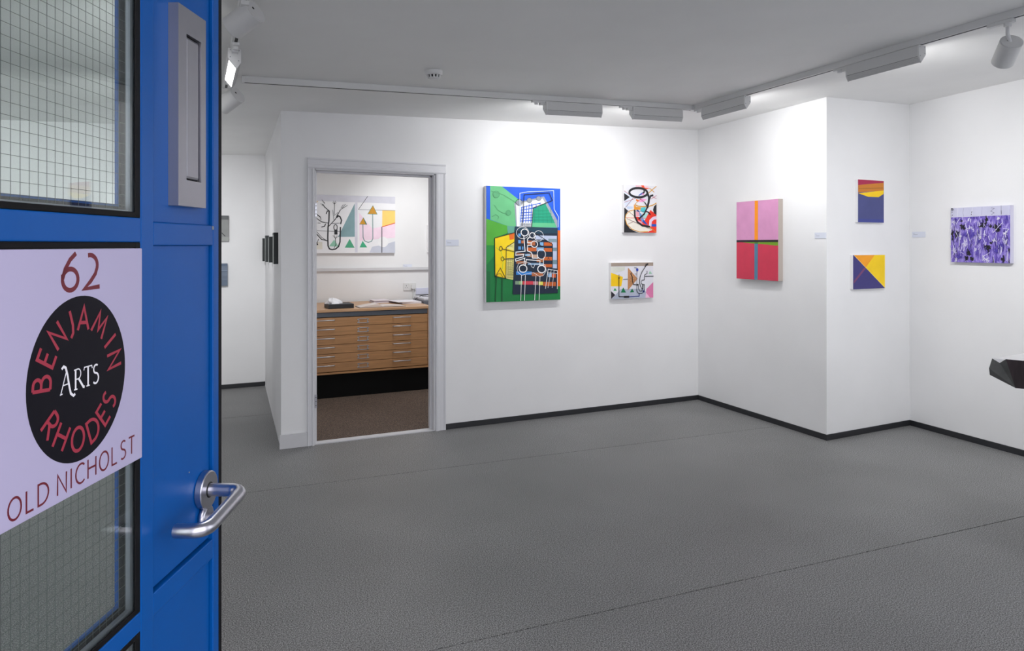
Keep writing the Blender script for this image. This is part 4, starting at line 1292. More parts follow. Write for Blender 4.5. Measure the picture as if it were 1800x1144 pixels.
def A_(cx_, cy_, rx, ry, a0, a1, n=12):
    return [(cx_ + rx * math.cos(math.radians(a0 + (a1 - a0) * k / n)), cy_ + ry * math.sin(math.radians(a0 + (a1 - a0) * k / n))) for k in range(n + 1)]
GLYPH = {   # width, strokes on a unit-high cell
    'B': (0.56, [[(0, 0), (0, 1)], [(0, 1), (0.22, 1)] + A_(0.22, 0.77, 0.24, 0.23, 90, -90)[1:] + [(0, 0.54)], [(0, 0.54), (0.26, 0.54)] + A_(0.26, 0.27, 0.29, 0.27, 90, -90)[1:] + [(0, 0)]]),
    'E': (0.48, [[(0.48, 1), (0, 1), (0, 0), (0.5, 0)], [(0, 0.53), (0.42, 0.53)]]),
    'N': (0.66, [[(0, 0), (0.02, 1), (0.64, 0), (0.66, 1)]]),
    'J': (0.3, [[(0.26, 1), (0.28, 0.35), (0.2, 0.02), (0.02, -0.14)]]),
    'A': (0.72, [[(0, 0), (0.36, 1), (0.72, 0)], [(0.13, 0.32), (0.6, 0.32)]]),
    'M': (0.86, [[(0, 0), (0.14, 1), (0.44, 0.25), (0.72, 1), (0.86, 0)]]),
    'I': (0.08, [[(0.04, 0), (0.04, 1)]]),
    'R': (0.6, [[(0, 0), (0, 1)], [(0, 1), (0.24, 1)] + A_(0.24, 0.74, 0.27, 0.26, 90, -90)[1:] + [(0.02, 0.46)], [(0.2, 0.48), (0.62, 0)]]),
    'H': (0.66, [[(0, 0), (0, 1)], [(0.66, 0), (0.66, 1)], [(0, 0.52), (0.66, 0.52)]]),
    'O': (0.8, [A_(0.4, 0.5, 0.4, 0.5, 90, 450, 24)]),
    'D': (0.7, [[(0, 0), (0, 1), (0.2, 1)] + A_(0.2, 0.5, 0.5, 0.5, 90, -90, 14)[1:] + [(0, 0)]]),
    'S': (0.46, [A_(0.25, 0.76, 0.22, 0.24, 40, 250, 12) + A_(0.2, 0.25, 0.25, 0.26, 70, -130, 12)]),
    'C': (0.66, [A_(0.42, 0.5, 0.42, 0.5, 50, 310, 18)]),
    'L': (0.44, [[(0, 1), (0, 0), (0.46, 0)]]),
    'T': (0.56, [[(0, 1), (0.56, 1)], [(0.28, 1), (0.28, 0)]]),
    '6': (0.62, [[(0.52, 1.04), (0.3, 0.86), (0.12, 0.6), (0.03, 0.34)] + A_(0.31, 0.3, 0.285, 0.3, 172, 532, 24)]),
    '2': (0.66, [A_(0.28, 0.68, 0.3, 0.3, 105, -20, 12) + [(0.5, 0.42), (0.3, 0.2), (0.06, 0.0), (0.68, 0.03)]]),
}
def strokes(polys, place, w, name, m, parent, y, step=0.00004):
    mb = MB()
    d = y
    for pl in polys:
        pts = [place(p) for p in pl]
        if pl[0] == pl[-1]: pts[-1] = pts[0]
        L, R = ribbon(pts, w)
        n = len(pts)
        d -= step
        mb.add([(p[0], d, p[1]) for p in L] + [(p[0], d, p[1]) for p in R], [(i, n + i, n + i + 1, i + 1) for i in range(n - 1)])
    return mb.build(name, m, parent)
# number and street, set straight
def line_text(txt, xa, za, h, w, m, gap, asp=1.0, slant=0.0, sp=0.5):
    x = xa
    for ch in txt:
        if ch == ' ':
            x += sp * h; continue
        gw, st = GLYPH[ch]
        strokes(st, lambda p, x=x: (x + p[0] * h * asp, za + p[1] * h + slant * (x - xa)), w, 'sign_letter', m, sign, -0.0031)
        x += gw * h * asp + gap
    return x
line_text('62', -0.3215, 1.4525, 0.037, 0.0050, M_SIGNR, 0.007, 1.15)
line_text('OLD', -0.3945, 1.2445, 0.0205, 0.0022, M_SIGNR, 0.0068, 1.0, 0.02)
line_text('NICHOL', -0.328, 1.2455, 0.0205, 0.0022, M_SIGNR, 0.0066, 1.0, 0.02)
line_text('ST', -0.2195, 1.2485, 0.0205, 0.0022, M_SIGNR, 0.0062, 1.05, 0.02)
# names round the disc
def ring_text(chars, inner, h, m, w, flip):
    for ch, ang in chars:
        gw, st = GLYPH[ch]
        a = math.radians(ang)
        if not flip:
            o = (SC[0] + inner * 0.955 * math.cos(a), SC[1] + inner * 1.03 * math.sin(a)); t = a - math.pi / 2
        else:
            o = (SC[0] + (inner + h) * 0.955 * math.cos(a), SC[1] + (inner + h) * 1.03 * math.sin(a)); t = a + math.pi / 2
        def place(p):
            x, z = (p[0] - gw / 2) * h, p[1] * h
            return (o[0] + x * math.cos(t) - z * math.sin(t), o[1] + x * math.sin(t) + z * math.cos(t))
        strokes(st, place, w, 'sign_letter', m, sign, -0.0034)
ring_text([('B', 175), ('E', 152), ('N', 128), ('J', 107), ('A', 86), ('M', 57), ('I', 31), ('N', 9)], 0.0495, 0.0245, M_SIGNRD, 0.0036, False)
ring_text([('R', -143), ('H', -122), ('O', -95), ('D', -69), ('E', -49), ('S', -32)], 0.0495, 0.0245, M_SIGNRD, 0.0036, True)
# ARTS in white, thick and thin strokes with small serifs
def serif(polys, x, z, h, w):
    strokes(polys, lambda p: (x + p[0] * h, z + p[1] * h), w, 'sign_letter', M_SIGNW, sign, -0.0034)
az = 1.3475
ax = -0.3235
serif([[(0.0, 0.12), (0.42, 1.2)], [(-0.06, 0.1), (0.12, 0.12)], [(0.14, 0.5), (0.5, 0.52)]], ax, az - 0.003, 0.022, 0.0013)
serif([[(0.06, 1.28), (0.2, 1.38), (0.34, 1.3), (0.46, 0.95), (0.6, 0.35), (0.7, 0.02), (0.9, -0.12), (1.02, -0.06)]], ax, az - 0.003, 0.022, 0.0027)
serif([[(0.12, 0), (0.12, 0.98)], [(0.36, 0.5), (0.72, 0.02), (0.82, 0.0)]], ax + 0.0205, az, 0.021, 0.0026)
serif([[(0.0, 0.98), (0.3, 1)] + A_(0.3, 0.75, 0.22, 0.25, 90, -90)[1:] + [(0.14, 0.5)], [(0, 0.0), (0.26, 0)]], ax + 0.0205, az, 0.021, 0.0014)
serif([[(0.34, 0), (0.34, 0.98)]], ax + 0.0365, az, 0.021, 0.0026)
serif([[(0, 0.84), (0.04, 0.99), (0.64, 0.99), (0.68, 0.84)], [(0.2, 0), (0.48, 0)]], ax + 0.0365, az, 0.021, 0.0013)
serif([A_(0.26, 0.75, 0.2, 0.22, 50, 240, 10) + A_(0.22, 0.27, 0.24, 0.27, 60, -140, 10)], ax + 0.052, az, 0.021, 0.0021)

# ================================================================== LIGHTING TRACKS AND LAMPS
TW, TH = 0.036, 0.038
def track(u0, v0, u1, v1, label):
    p, q = Vector(G(u0, v0, zc(u0, v0))), Vector(G(u1, v1, zc(u1, v1)))
    d = q - p
    L = d.length
    t = empty('lighting_track', p, (0, -math.asin(d.z / L), math.atan2(d.y, d.x)))
    tag(t, label, 'track', 'lighting tracks on the ceiling')
    MB().box(0, L, -TW / 2, TW / 2, -TH, 0.0).build('rail', M_PLASTIC, t, bevel=0.002)
    MB().box(0.01, L - 0.01, -0.007, 0.007, -TH - 0.0006, -TH + 0.004).build('slot', M_DARK, t)
    MB().box(-0.004, 0.012, -TW / 2 - 0.002, TW / 2 + 0.002, -TH - 0.002, -0.001).build('end_cap', M_PLASTIC, t, bevel=0.002)
    MB().box(L - 0.012, L + 0.03, -TW / 2 - 0.002, TW / 2 + 0.002, -TH - 0.002, -0.001).build('end_cap', M_PLASTIC, t, bevel=0.002)
    return t
track(-0.33, -0.98, 2.975, -0.98, 'long white lighting track parallel to the wall with the doorway')
track(3.0, -0.95, 3.0, -4.6, 'white lighting track running alongside the pier and right-hand wall')
track(-0.41, -0.80, -0.41, -4.6, 'white lighting track above the blue door carrying the lit lamp')

def wash_lamp(u, v, yaw, slope, label, power):
    """linear wall washer: x along the track, +y the side that shines"""
    z = zc(u, v) - TH
    t = empty('track_floodlight', G(u, v, z), (0, slope, ANG + yaw))
    tag(t, label, 'light', 'linear track floodlights')
    H = 0.2275
    sec = [(-0.028, -0.004), (0.028, -0.004), (0.028, -0.052), (-0.010, -0.098), (-0.028, -0.068)]
    MB().prism(sec, -H, H, axis='x').build('housing', M_LAMPBODY, t, bevel=0.0015)
    mb = MB()
    for k in range(6):
        f = (k + 0.5) / 6
        yc, zz = -0.028 + 0.018 * f, -0.068 - 0.030 * f
        mb.box(-H + 0.004, H - 0.004, yc - 0.0022, yc + 0.002, zz - 0.0012, zz + 0.0012)
    mb.build('heat_sink', M_LAMPBODY, t)
    MB().box(-H + 0.004, H - 0.004, -0.0284, -0.0275, -0.0668, -0.0652).build('seam', M_DARK, t)
    for s in (-1, 1):
        x0 = s * H
        e = MB().prism([(a * 1.04, b * 1.02) for a, b in sec], x0 - 0.004, x0 + 0.004, axis='x').build('end_plate', M_PLASTIC, t, bevel=0.001)
        for yy, zz in ((-0.020, -0.012), (0.020, -0.012), (-0.018, -0.062), (0.020, -0.046)):
            MB().tube([(x0 + s * 0.0038, yy, zz), (x0 + s * 0.0048, yy, zz)], 0.0026, 8).build('screw', M_SPACER, e)
    # glowing lens on the slanted underside
    n = Vector((0, 0.046, -0.038)).normalized()
    t2 = Vector((0, 0.038, 0.046)).normalized()
    c = Vector((0, 0.009, -0.075))
    mb = MB()
    vs = []
    for off in (-0.002, 0.0004):
        for a, b_ in ((-1, -1), (1, -1), (1, 1), (-1, 1)):
            vs.append(c + n * off + t2 * (0.024 * b_) + Vector((0.2 * a, 0, 0)))
    mb.add(vs, [(0, 1, 2, 3), (7, 6, 5, 4), (0, 4, 5, 1), (1, 5, 6, 2), (2, 6, 7, 3), (3, 7, 4, 0)])
    mb.build('lens', M_LENS, t)
    # adapter clipped into the track at one end
    mb = MB()
    mb.box(-H - 0.105, -H + 0.03, -0.015, 0.015, -0.014, -0.0002)
    mb.tube([(-H - 0.07, 0, -0.012), (-H - 0.07, 0, -0.028)], 0.013, 14)
    mb.box(-H - 0.045, -H - 0.004, -0.013, 0.013, -0.030, -0.012)
    mb.build('adapter', M_PLASTIC, t, bevel=0.0015)
    MB().box(-H + 0.012, -H + 0.04, -0.0268, -0.0258, -0.028, -0.010).build('rating_label', M_SPACER, t)
    ld = bpy.data.lights.new('wash_light', 'AREA')
    ld.shape = 'RECTANGLE'; ld.size = 0.40; ld.size_y = 0.046
    ld.energy = power; ld.spread = math.radians(150)
    lo = bpy.data.objects.new('wash_light', ld); COL.objects.link(lo)
    lo.parent = t
    lo.location = c + n * 0.002
    lo.rotation_euler = n.to_track_quat('-Z', 'Y').to_euler()
    return t
wash_lamp(1.90, -0.98, 0, -0.0326, 'white linear floodlight on the long track, above the large green and blue painting', WASH_POWER)
wash_lamp(2.635, -0.98, 0, -0.0326, 'white linear floodlight on the long track, beside the corner of the two tracks', WASH_POWER)
wash_lamp(3.0, -1.325, -math.pi / 2, -0.0152, 'white linear floodlight shining at the pink and red painting', WASH_POWER)
wash_lamp(3.0, -2.625, -math.pi / 2, -0.0152, 'white linear floodlight beside the cylinder spotlight, ribbed along its lower edge', WASH_POWER)
wash_lamp(-0.41, -1.47, math.pi / 2, 0.0152, 'linear floodlight with its glowing lens in view above the blue door', WASH_POWER * 0.5)

wash_lamp(-0.41, -3.30, math.pi / 2, 0.0152, 'unseen linear floodlight added on the track above the blue door, beside the street front', WASH_POWER)  # out-of-view lamp, added to brighten the left wall
wash_lamp(3.0, -4.0, -math.pi / 2, -0.0152, 'unseen linear floodlight added beyond the cylinder spotlight, beside the street front', WASH_POWER)  # another out-of-view lamp, added for extra light on this side

def spot_lamp(u, v, yaw, cap, direction, label, power, L=0.13, r=0.05, group='cylinder track spotlights', cone=75):
    """cap: world position of the centre of the rear cap; direction: where it shines"""
    z = zc(u, v) - TH
    root = Vector(G(u, v, z))
    t = empty('track_spotlight', root)
    tag(t, label, 'light', group)
    d = Vector(direction).normalized()
    c = Vector(cap) - root
    q = d.to_track_quat('Z', 'Y')
    prof = [(0.0, 0.0), (r - 0.004, 0.0), (r - 0.004, 0.002), (r, 0.002), (r, L), (r - 0.005, L), (r - 0.006, L - 0.03), (0.0, L - 0.03)]
    bd = MB().lathe(prof, 40).build('lamp_body', M_LAMPBODY, t, c, q.to_euler(), smooth=True)
    MB().tube([(0.012, 0.008, 0.001), (0.012, 0.008, -0.0008)], 0.006, 10).build('cable_hole', M_DARK, bd)
    MB().tube([(0, 0, L - 0.029), (0, 0, L - 0.027)], r - 0.008, 24).build('lens', M_LENS, bd)
    mb = MB()
    cs, sn = math.cos(ANG + yaw), math.sin(ANG + yaw)
    def R_(x, y, zz): return (x * cs - y * sn, x * sn + y * cs, zz)
    vs = [R_(x, y, zz) for zz in (-0.018, -0.0002) for y in (-0.015, 0.015) for x in (-0.07, 0.05)]
    mb.add(vs, [(0, 2, 3, 1), (4, 5, 7, 6), (0, 1, 5, 4), (2, 6, 7, 3), (0, 4, 6, 2), (1, 3, 7, 5)])
    mb.tube([R_(0.02, 0, -0.012), R_(0.02, 0, -0.034)], 0.017, 16)
    mb.build('adapter', M_PLASTIC, t, bevel=0.0015)
    joint = c + d * 0.012
    MB().tube([R_(0.02, 0, -0.03), tuple(c * 0.5 + Vector((0, 0, -0.012))), tuple(joint)], 0.0085, 12).build('arm', M_PLASTIC, t, smooth=True)
    ld = bpy.data.lights.new('spot_light', 'SPOT')
    ld.energy = power; ld.spot_size = math.radians(cone); ld.spot_blend = 0.9; ld.shadow_soft_size = 0.03
    lo = bpy.data.objects.new('spot_light', ld); COL.objects.link(lo)
    lo.parent = t
    lo.location = c + d * (L - 0.02)
    lo.rotation_euler = d.to_track_quat('-Z', 'Y').to_euler()
    return t
spot_lamp(3.0, -3.27, -math.pi / 2, (3.0488, -3.2808, 2.497), (0.50, 0.60, -0.55), 'white cylinder spotlight hanging alone beyond the ribbed floodlight', SPOT_POWER * 1.35, cone=120)
spot_lamp(-0.41, -2.33, math.pi / 2, (-0.366, -2.3542, 2.445), (-0.60, 0.60, -0.40), 'white cylinder spotlight over the blue door, nearer the street than the lit lamp', SPOT_POWER * 1.6, cone=110)
spot_lamp(-0.41, -1.08, math.pi / 2, (-0.3609, -1.1104, 2.352), (-0.60, 0.60, -0.45), 'white cylinder spotlight hanging past the lit lamp toward the recess', SPOT_POWER * 2.0, cone=110)
sp = spot_lamp(1.55, 1.35, 0, Vector(G(1.55, 1.35, zc(1.55, 1.35) - 0.13)), Vector(G(1.75, 2.3, 1.75)) - Vector(G(1.55, 1.35, 2.35)), 'cylinder spotlight on the office ceiling facing the office pictures', SPOT_POWER * 0.75, cone=100)
sp['group'] = 'office ceiling lamp'
MB().box(-0.09, 0.07, -0.02, 0.02, 0.003, 0.0385).build('ceiling_box', M_PLASTIC, sp, (0, 0, 0), (0, -0.0326, ANG))

rs = spot_lamp(-0.72, 0.3, math.pi / 2, (-0.70, 0.33, zc(-0.72, 0.3) - 0.12), (0.06, 0.75, -0.50), 'unseen cylinder spotlight assumed on the recess ceiling, facing the grey pictures', SPOT_POWER * 2.2, cone=100)  # lamp hidden behind the door, added to light the recess walls
rs['group'] = 'assumed recess ceiling lamp'
MB().box(-0.09, 0.07, -0.02, 0.02, 0.003, 0.0385).build('ceiling_box', M_PLASTIC, rs, (0, 0, 0), (0, 0.0152, ANG + math.pi / 2))

# unseen ceiling panel, added to light the office more evenly
ou, ov = 1.35, 0.95
op = empty('added_fill_panel', G(ou, ov, zc(ou, ov)), (0.0152 * -1, -0.0326, ANG))
tag(op, 'unseen square panel light added on the office ceiling to brighten the office', 'light')
MB().box(-0.3, 0.3, -0.3, 0.3, -0.03, 0.0).build('panel_frame', M_PLASTIC, op, bevel=0.003)
MB().box(-0.28, 0.28, -0.28, 0.28, -0.032, -0.029).build('diffuser', mat('panel_diffuser', '#ffffff', 0.5, emit=3.0), op)
ld = bpy.data.lights.new('office_fill_light', 'AREA')
ld.shape = 'SQUARE'; ld.size = 0.55; ld.energy = OFFICE_POWER
lo = bpy.data.objects.new('office_fill_light', ld); COL.objects.link(lo)
lo.parent = op
lo.location = (0, 0, -0.035)

# smoke detector
su, sv = 0.70, -1.42
sd = empty('smoke_detector', G(su, sv, zc(su, sv)), (0.0152, -0.0326, ANG))
tag(sd, 'round white smoke detector on the ceiling', 'smoke detector')
MB().lathe([(0, 0), (0.052, 0), (0.052, -0.018), (0.046, -0.026), (0.0, -0.026)], 32).build('base', M_PLASTIC, sd, smooth=True)
MB().lathe([(0.034, -0.024), (0.030, -0.042), (0.0, -0.042)], 28).build('chamber', M_DARK, sd, smooth=True)
for k in range(10):
    a = 2 * math.pi * k / 10
    p = lambda r, z: (r * math.cos(a), r * math.sin(a), z)
    MB().tube([p(0.0355, -0.024), p(0.0315, -0.044)], 0.0055, 8).build('rib', M_PLASTIC, sd)
MB().lathe([(0, -0.041), (0.034, -0.041), (0.033, -0.047), (0.026, -0.051), (0, -0.052)], 28).build('cap', M_PLASTIC, sd, smooth=True)

# ================================================================== PICTURES
def ang_of(p, q):
    x0, y0 = G(*p)[:2]; x1, y1 = G(*q)[:2]
    return (x0, y0), math.atan2(y1 - y0, x1 - x0)
WALLS = {'back': ang_of((0, 0), (3.86, 0)), 'pier_side': ang_of((3.86, 0), (3.8175, -1.5307)), 'pier_front': ang_of((3.8175, -1.5307), (4.821, -1.499)),
         'right': ang_of((4.821, -1.499), (4.557, -5.03)), 'partition': ang_of((0.121, 2.47), (0, 0)), 'far': ang_of((0, 2.47), (1, 2.47)), 'office': ang_of((0, 2.47), (1, 2.47))}
def wall_pt(wn, s, z, off=0.0):
    (x, y), a = WALLS[wn]
    return (x + s * math.cos(a) + off * math.sin(a), y + s * math.sin(a) - off * math.cos(a), z), (0, 0, a)
def picture(wn, s0, s1, z0, z1, depth, label, side=M_CANVAS, front=None, art=None, group=None, name='painting', cat='painting', art_box=None, gap=0.0):
    loc, rot = wall_pt(wn, (s0 + s1) / 2, z0, gap)          # gap: clearance left by the hanging fixings
    t = empty(name, loc, rot)
    tag(t, label, cat, group)
    w, h = s1 - s0, z1 - z0
    MB().box(-w / 2, w / 2, -depth, 0, 0, h).build('canvas', [side], t, bevel=0.0015)
    if front:
        MB().box(-w / 2 + 0.001, w / 2 - 0.001, -depth - 0.0008, -depth + 0.001, 0.001, h - 0.001).build('painted_ground', front, t)
    if art:
        bx = art_box or (-w / 2 + 0.001, 0.001, w - 0.002, h - 0.002)
        art_mesh(art, bx[0], bx[1], bx[2], bx[3], 'painted_shapes', t, -depth - 0.0008)
    return t
picture('back', 1.613, 2.313, 1.022, 1.988, 0.040, 'large painting of green, blue and orange buildings with white line figures', front=mat('ground_green', '#0a7a3c', 0.6, var=0.2, scale=5), art=ART_TOWERS, gap=0.006)
picture('back', 2.980, 3.343, 1.610, 2.049, 0.032, 'small upright painting of a black curling stem over red, white and cyan shapes', front=mat('ground_white', '#e4e4ea', 0.6, var=0.04, scale=8), art=ART_STEM)
picture('back', 2.840, 3.307, 1.007, 1.336, 0.032, 'small wide painting with a brown triangle, yellow patch and pink corner', front=mat('ground_pale', '#dfdfe7', 0.6, var=0.03, scale=8), art=ART_CORK)
picture('pier_side', 0.594, 1.089, 1.200, 1.877, 0.050, 'upright painting of pink above red divided by an orange and blue stripe', side=M_LINEN, front=mat('ground_pink', '#d08aa8', 0.65), art=ART_CROSS)
picture('pier_front', 0.326, 0.638, 1.676, 2.013, 0.025, 'small painting with crimson, ochre and yellow bands above navy', front=mat('ground_navy', '#474c82', 0.6, var=0.1, scale=12), art=ART_ENVELOPE)
picture('pier_front', 0.269, 0.652, 1.150, 1.419, 0.025, 'small painting cut diagonally into yellow and navy triangles', front=mat('ground_indigo', '#3a3578', 0.6, var=0.15, scale=10), art=ART_DIAGONAL)
def purple_mat():
    m = bpy.data.materials.new('purple_brushwork')
    m.use_nodes = True
    nt = m.node_tree
    b = nt.nodes['Principled BSDF']
    b.inputs['Roughness'].default_value = 0.55
    tc = nt.nodes.new('ShaderNodeTexCoord')
    mp = nt.nodes.new('ShaderNodeMapping')
    mp.inputs['Scale'].default_value = (26, 20, 8)
    nt.links.new(tc.outputs['Object'], mp.inputs['Vector'])
    n = nt.nodes.new('ShaderNodeTexNoise')
    n.inputs['Scale'].default_value = 1.6
    n.inputs['Detail'].default_value = 7
    n.inputs['Roughness'].default_value = 0.68
    n.inputs['Distortion'].default_value = 1.2
    nt.links.new(mp.outputs['Vector'], n.inputs['Vector'])
    r = nt.nodes.new('ShaderNodeValToRGB')
    e = r.color_ramp.elements
    e[0].position, e[0].color = 0.30, rgb('#2c2058')
    e[1].position, e[1].color = 0.72, rgb('#e2def0')
    for p, c in ((0.42, '#5a44a8'), (0.52, '#8470cc'), (0.62, '#b0a2de')):
        k = e.new(p); k.color = rgb(c)
    nt.links.new(n.outputs['Fac'], r.inputs['Fac'])
    nt.links.new(r.outputs['Color'], b.inputs['Base Color'])
    return m
picture('right', 0.390, 0.840, 1.365, 1.784, 0.036, 'wide painting of purple and black streaked brushwork under a pale lavender strip', side=mat('canvas_lavender', '#cfcde0', 0.75), front=purple_mat(), art=ART_PURPLE)
# pictures at the recess
pic = picture('far', -0.56, -0.24, 1.536, 1.802, 0.035, 'square grey picture with a dark top edge in the recess', front=mat('ground_grey', '#8b8d8c', 0.6, var=0.12, scale=6), side=mat('canvas_grey', '#a5a5a5', 0.7),
        art=[('p', '#5c5e60', [(0, 1000), (1000, 1000), (1000, 840), (0, 860)]), ('l', '#2a2a2c', 22, [(790, 320), (860, 230), (900, 190)]), ('l', '#3a3a3c', 12, [(500, 420), (790, 320)]), ('p', '#9a9c9a', [(0, 200), (1000, 160), (1000, 0), (0, 0)])])
pic = picture('far', -0.56, -0.252, 1.074, 1.305, 0.035, 'blue-grey picture hanging under the square grey one in the recess', front=mat('ground_bluegrey', '#6f7b8d', 0.6, var=0.15, scale=6, stretch=(1, 1, 8)), side=mat('canvas_bluegrey', '#77828f', 0.7),
        art=[('p', '#5c6a80', [(0, 1000), (1000, 1000), (1000, 900), (0, 900)]), ('l', '#8a98ac', 20, [(0, 700), (1000, 690)]), ('l', '#5c6a80', 15, [(0, 620), (1000, 640)]), ('p', '#606e80', [(0, 300), (1000, 250), (1000, 0), (0, 0)])])
M_PSIDE = mat('panel_dark_edge', '#232829', 0.6)
bark = [('p', '#34393a', [(0, 0), (90, 0), (90, 1000), (0, 1000)]), ('p', '#34393a', [(880, 0), (1000, 0), (1000, 1000), (880, 1000)]), ('p', '#34393a', [(0, 1000), (1000, 1000), (1000, 930), (0, 930)]), ('l', '#7a7f7e', 60, [(300, 0), (340, 500), (290, 930)]), ('l', '#c4c8c6', 50, [(600, 60), (560, 500), (620, 900)])]
for s, w, zz, h, lab in ((0.08, 0.09, 1.327, 0.239, 'narrow dark-edged panel on the partition side, nearest the far recess wall'), (0.68, 0.09, 1.334, 0.254, 'narrow dark-edged panel on the partition side, second from the far recess wall'),
                         (1.34, 0.10, 1.345, 0.225, 'narrow dark-edged panel on the partition side, second from the doorway corner'), (2.00, 0.155, 1.350, 0.244, 'wider dark-edged panel on the partition side, closest to the doorway corner')):
    picture('partition', s, s + w, zz, zz + h, 0.033, lab, side=M_PSIDE, front=mat('panel_silver', '#a2a8a6', 0.55, var=0.2, scale=14), art=bark, group='row of dark-edged panels on the partition')
# office pictures
s0, s1, z0, z1 = 0.60, 1.525, 1.405, 2.048
picture('office', s0, s1, z0, z1, 0.035, 'wide office painting of black plants, green triangles and pink hills', front=mat('ground_offwhite', '#e9e9ec', 0.6, var=0.02), art=ART_PLANTS, gap=0.006,
        art_box=(0.640 - (s0 + s1) / 2, 0.001, s1 - 0.641, z1 - z0 - 0.002))
picture('office', 1.915, 2.30, 1.408, 1.727, 0.03, 'small white picture with mint green patch seen behind the right door jamb', front=mat('ground_offwhite', '#e9e9ec', 0.6, var=0.02),
        art=[('p', '#b4dcc4', [(60, 930), (330, 900), (300, 520), (330, 200), (90, 120)]), ('l', '#1c1c22', 18, [(260, 860), (150, 760), (190, 640), (330, 560)]), ('l', '#1c1c22', 14, [(200, 780), (340, 720)])])
# caption cards
def card(wn, s0, s1, z0, z1, label):
    loc, rot = wall_pt(wn, (s0 + s1) / 2, z0)
    t = empty('caption_card', loc, rot)
    tag(t, label, 'caption card', 'caption cards beside the paintings')
    w, h = s1 - s0, z1 - z0
    MB().box(-w / 2, w / 2, -0.003, 0, 0, h).build('card', mat('card_white', '#d5d9e6', 0.5), t)
    art_mesh([('l', '#70747c', 12, [(60, 680), (110, 680)]), ('l', '#70747c', 12, [(160, 680), (200, 680)]), ('l', '#8a8e98', 22, [(100, 470), (420, 470)])], -w / 2, 0, w, h, 'printed_lines', t, -0.003)
card('back', 1.276, 1.388, 1.491, 1.541, 'white caption card between the door frame and the large green painting')
card('pier_side', 1.420, 1.528, 1.547, 1.594, 'white caption card beside the pink and red painting')
card('right', 0.025, 0.145, 1.560, 1.607, 'white caption card beside the purple painting')
loc, rot = wall_pt('office', 1.68, 1.2405, 0.012)
t = empty('caption_card', loc, rot); tag(t, 'white caption card standing on the office wall ledge', 'caption card', 'caption cards beside the paintings')
MB().box(-0.052, 0.052, 0, 0.003, 0, 0.034).build('card', mat('card_white', '#d5d9e6', 0.5), t, (0, 0, 0), (-0.15, 0, 0))
art_mesh([('l', '#70747c', 14, [(60, 600), (160, 600)]), ('l', '#70747c', 22, [(120, 380), (460, 380)])], -0.052, 0, 0.104, 0.034, 'printed_lines', t, -0.0005).rotation_euler = (-0.15, 0, 0)

# ================================================================== PLAN CHEST IN THE OFFICE
CU, CV = 0.953, 1.53
chest = empty('plan_chest', G(CU, CV, 0.004), (0, 0, ANG))
tag(chest, 'oak plan chest with six shallow drawers on a grey steel frame', 'plan chest')
W2 = 0.688
MB().box(-W2 - 0.012, W2 + 0.03, -0.012, 0.90, 0.838, 0.862).build('top', M_OAKTOP, chest, bevel=0.002)
for s in (-1, 1):
    MB().box(s * W2 - (0.02 if s > 0 else 0), s * W2 + (0 if s > 0 else 0.02), 0, 0.88, 0.232, 0.836).build('side_panel', M_OAK, chest, bevel=0.001)
MB().box(-W2 + 0.02, W2 - 0.02, 0.0, 0.88, 0.232, 0.25).build('bottom_panel', M_OAK, chest, bevel=0.001)
MB().box(-W2 + 0.02, W2 - 0.02, 0.86, 0.88, 0.25, 0.836).build('back_panel', M_OAK, chest)
MB().box(-W2 + 0.02, W2 - 0.02, 0.006, 0.03, 0.79, 0.834).build('frame_rail', M_GREYMETAL, chest, bevel=0.002)
for s in (-1, 1):
    for y in (0.0, 0.84):
        MB().box(s * (W2 + 0.017) - 0.016, s * (W2 + 0.017) + 0.016, y, y + 0.04, 0, 0.838).build('leg', M_GREYMETAL, chest, bevel=0.002)
MB().box(-W2 + 0.01, W2 - 0.005, 0.02, 0.86, 0.0, 0.230).build('black_infill', M_BLACK, chest)  # black block filling the space between drawers and carpet
DH = 0.0882
for k in range(6):
    zt = 0.783 - k * DH
    dr = MB().box(-W2 + 0.023, W2 - 0.023, 0.003, 0.84, zt - DH + 0.004, zt).build('drawer', M_OAK, chest, bevel=0.001)
    for x in (-0.372, 0.392):
        mb = MB()
        zz = zt - 0.022
        mb.tube([(x - 0.088, 0.004, zz), (x - 0.088, -0.022, zz), (x - 0.084, -0.026, zz), (x + 0.084, -0.026, zz), (x + 0.088, -0.022, zz), (x + 0.088, 0.004, zz)], 0.0052, 10)
        mb.build('handle', M_ALU, dr, smooth=True)
    mb = MB()
    lz0, lz1 = zt - 0.064, zt - 0.018
    mb.box(-0.046, 0.046, -0.001, 0.004, lz1 - 0.006, lz1); mb.box(-0.046, 0.046, -0.001, 0.004, lz0, lz0 + 0.006)
    mb.box(-0.046, -0.040, -0.001, 0.004, lz0, lz1); mb.box(0.040, 0.046, -0.001, 0.004, lz0, lz1)
    for s in (-1, 1):
        for zq in (lz1 - 0.008, lz0 + 0.008):
            mb.tube([(s * 0.052, 0.004, zq), (s * 0.052, -0.001, zq)], 0.006, 10)
    mb.build('label_holder', M_ALU, dr)
CT = 0.866
def on_chest(u, v, z=CT): return G(u, v, z)

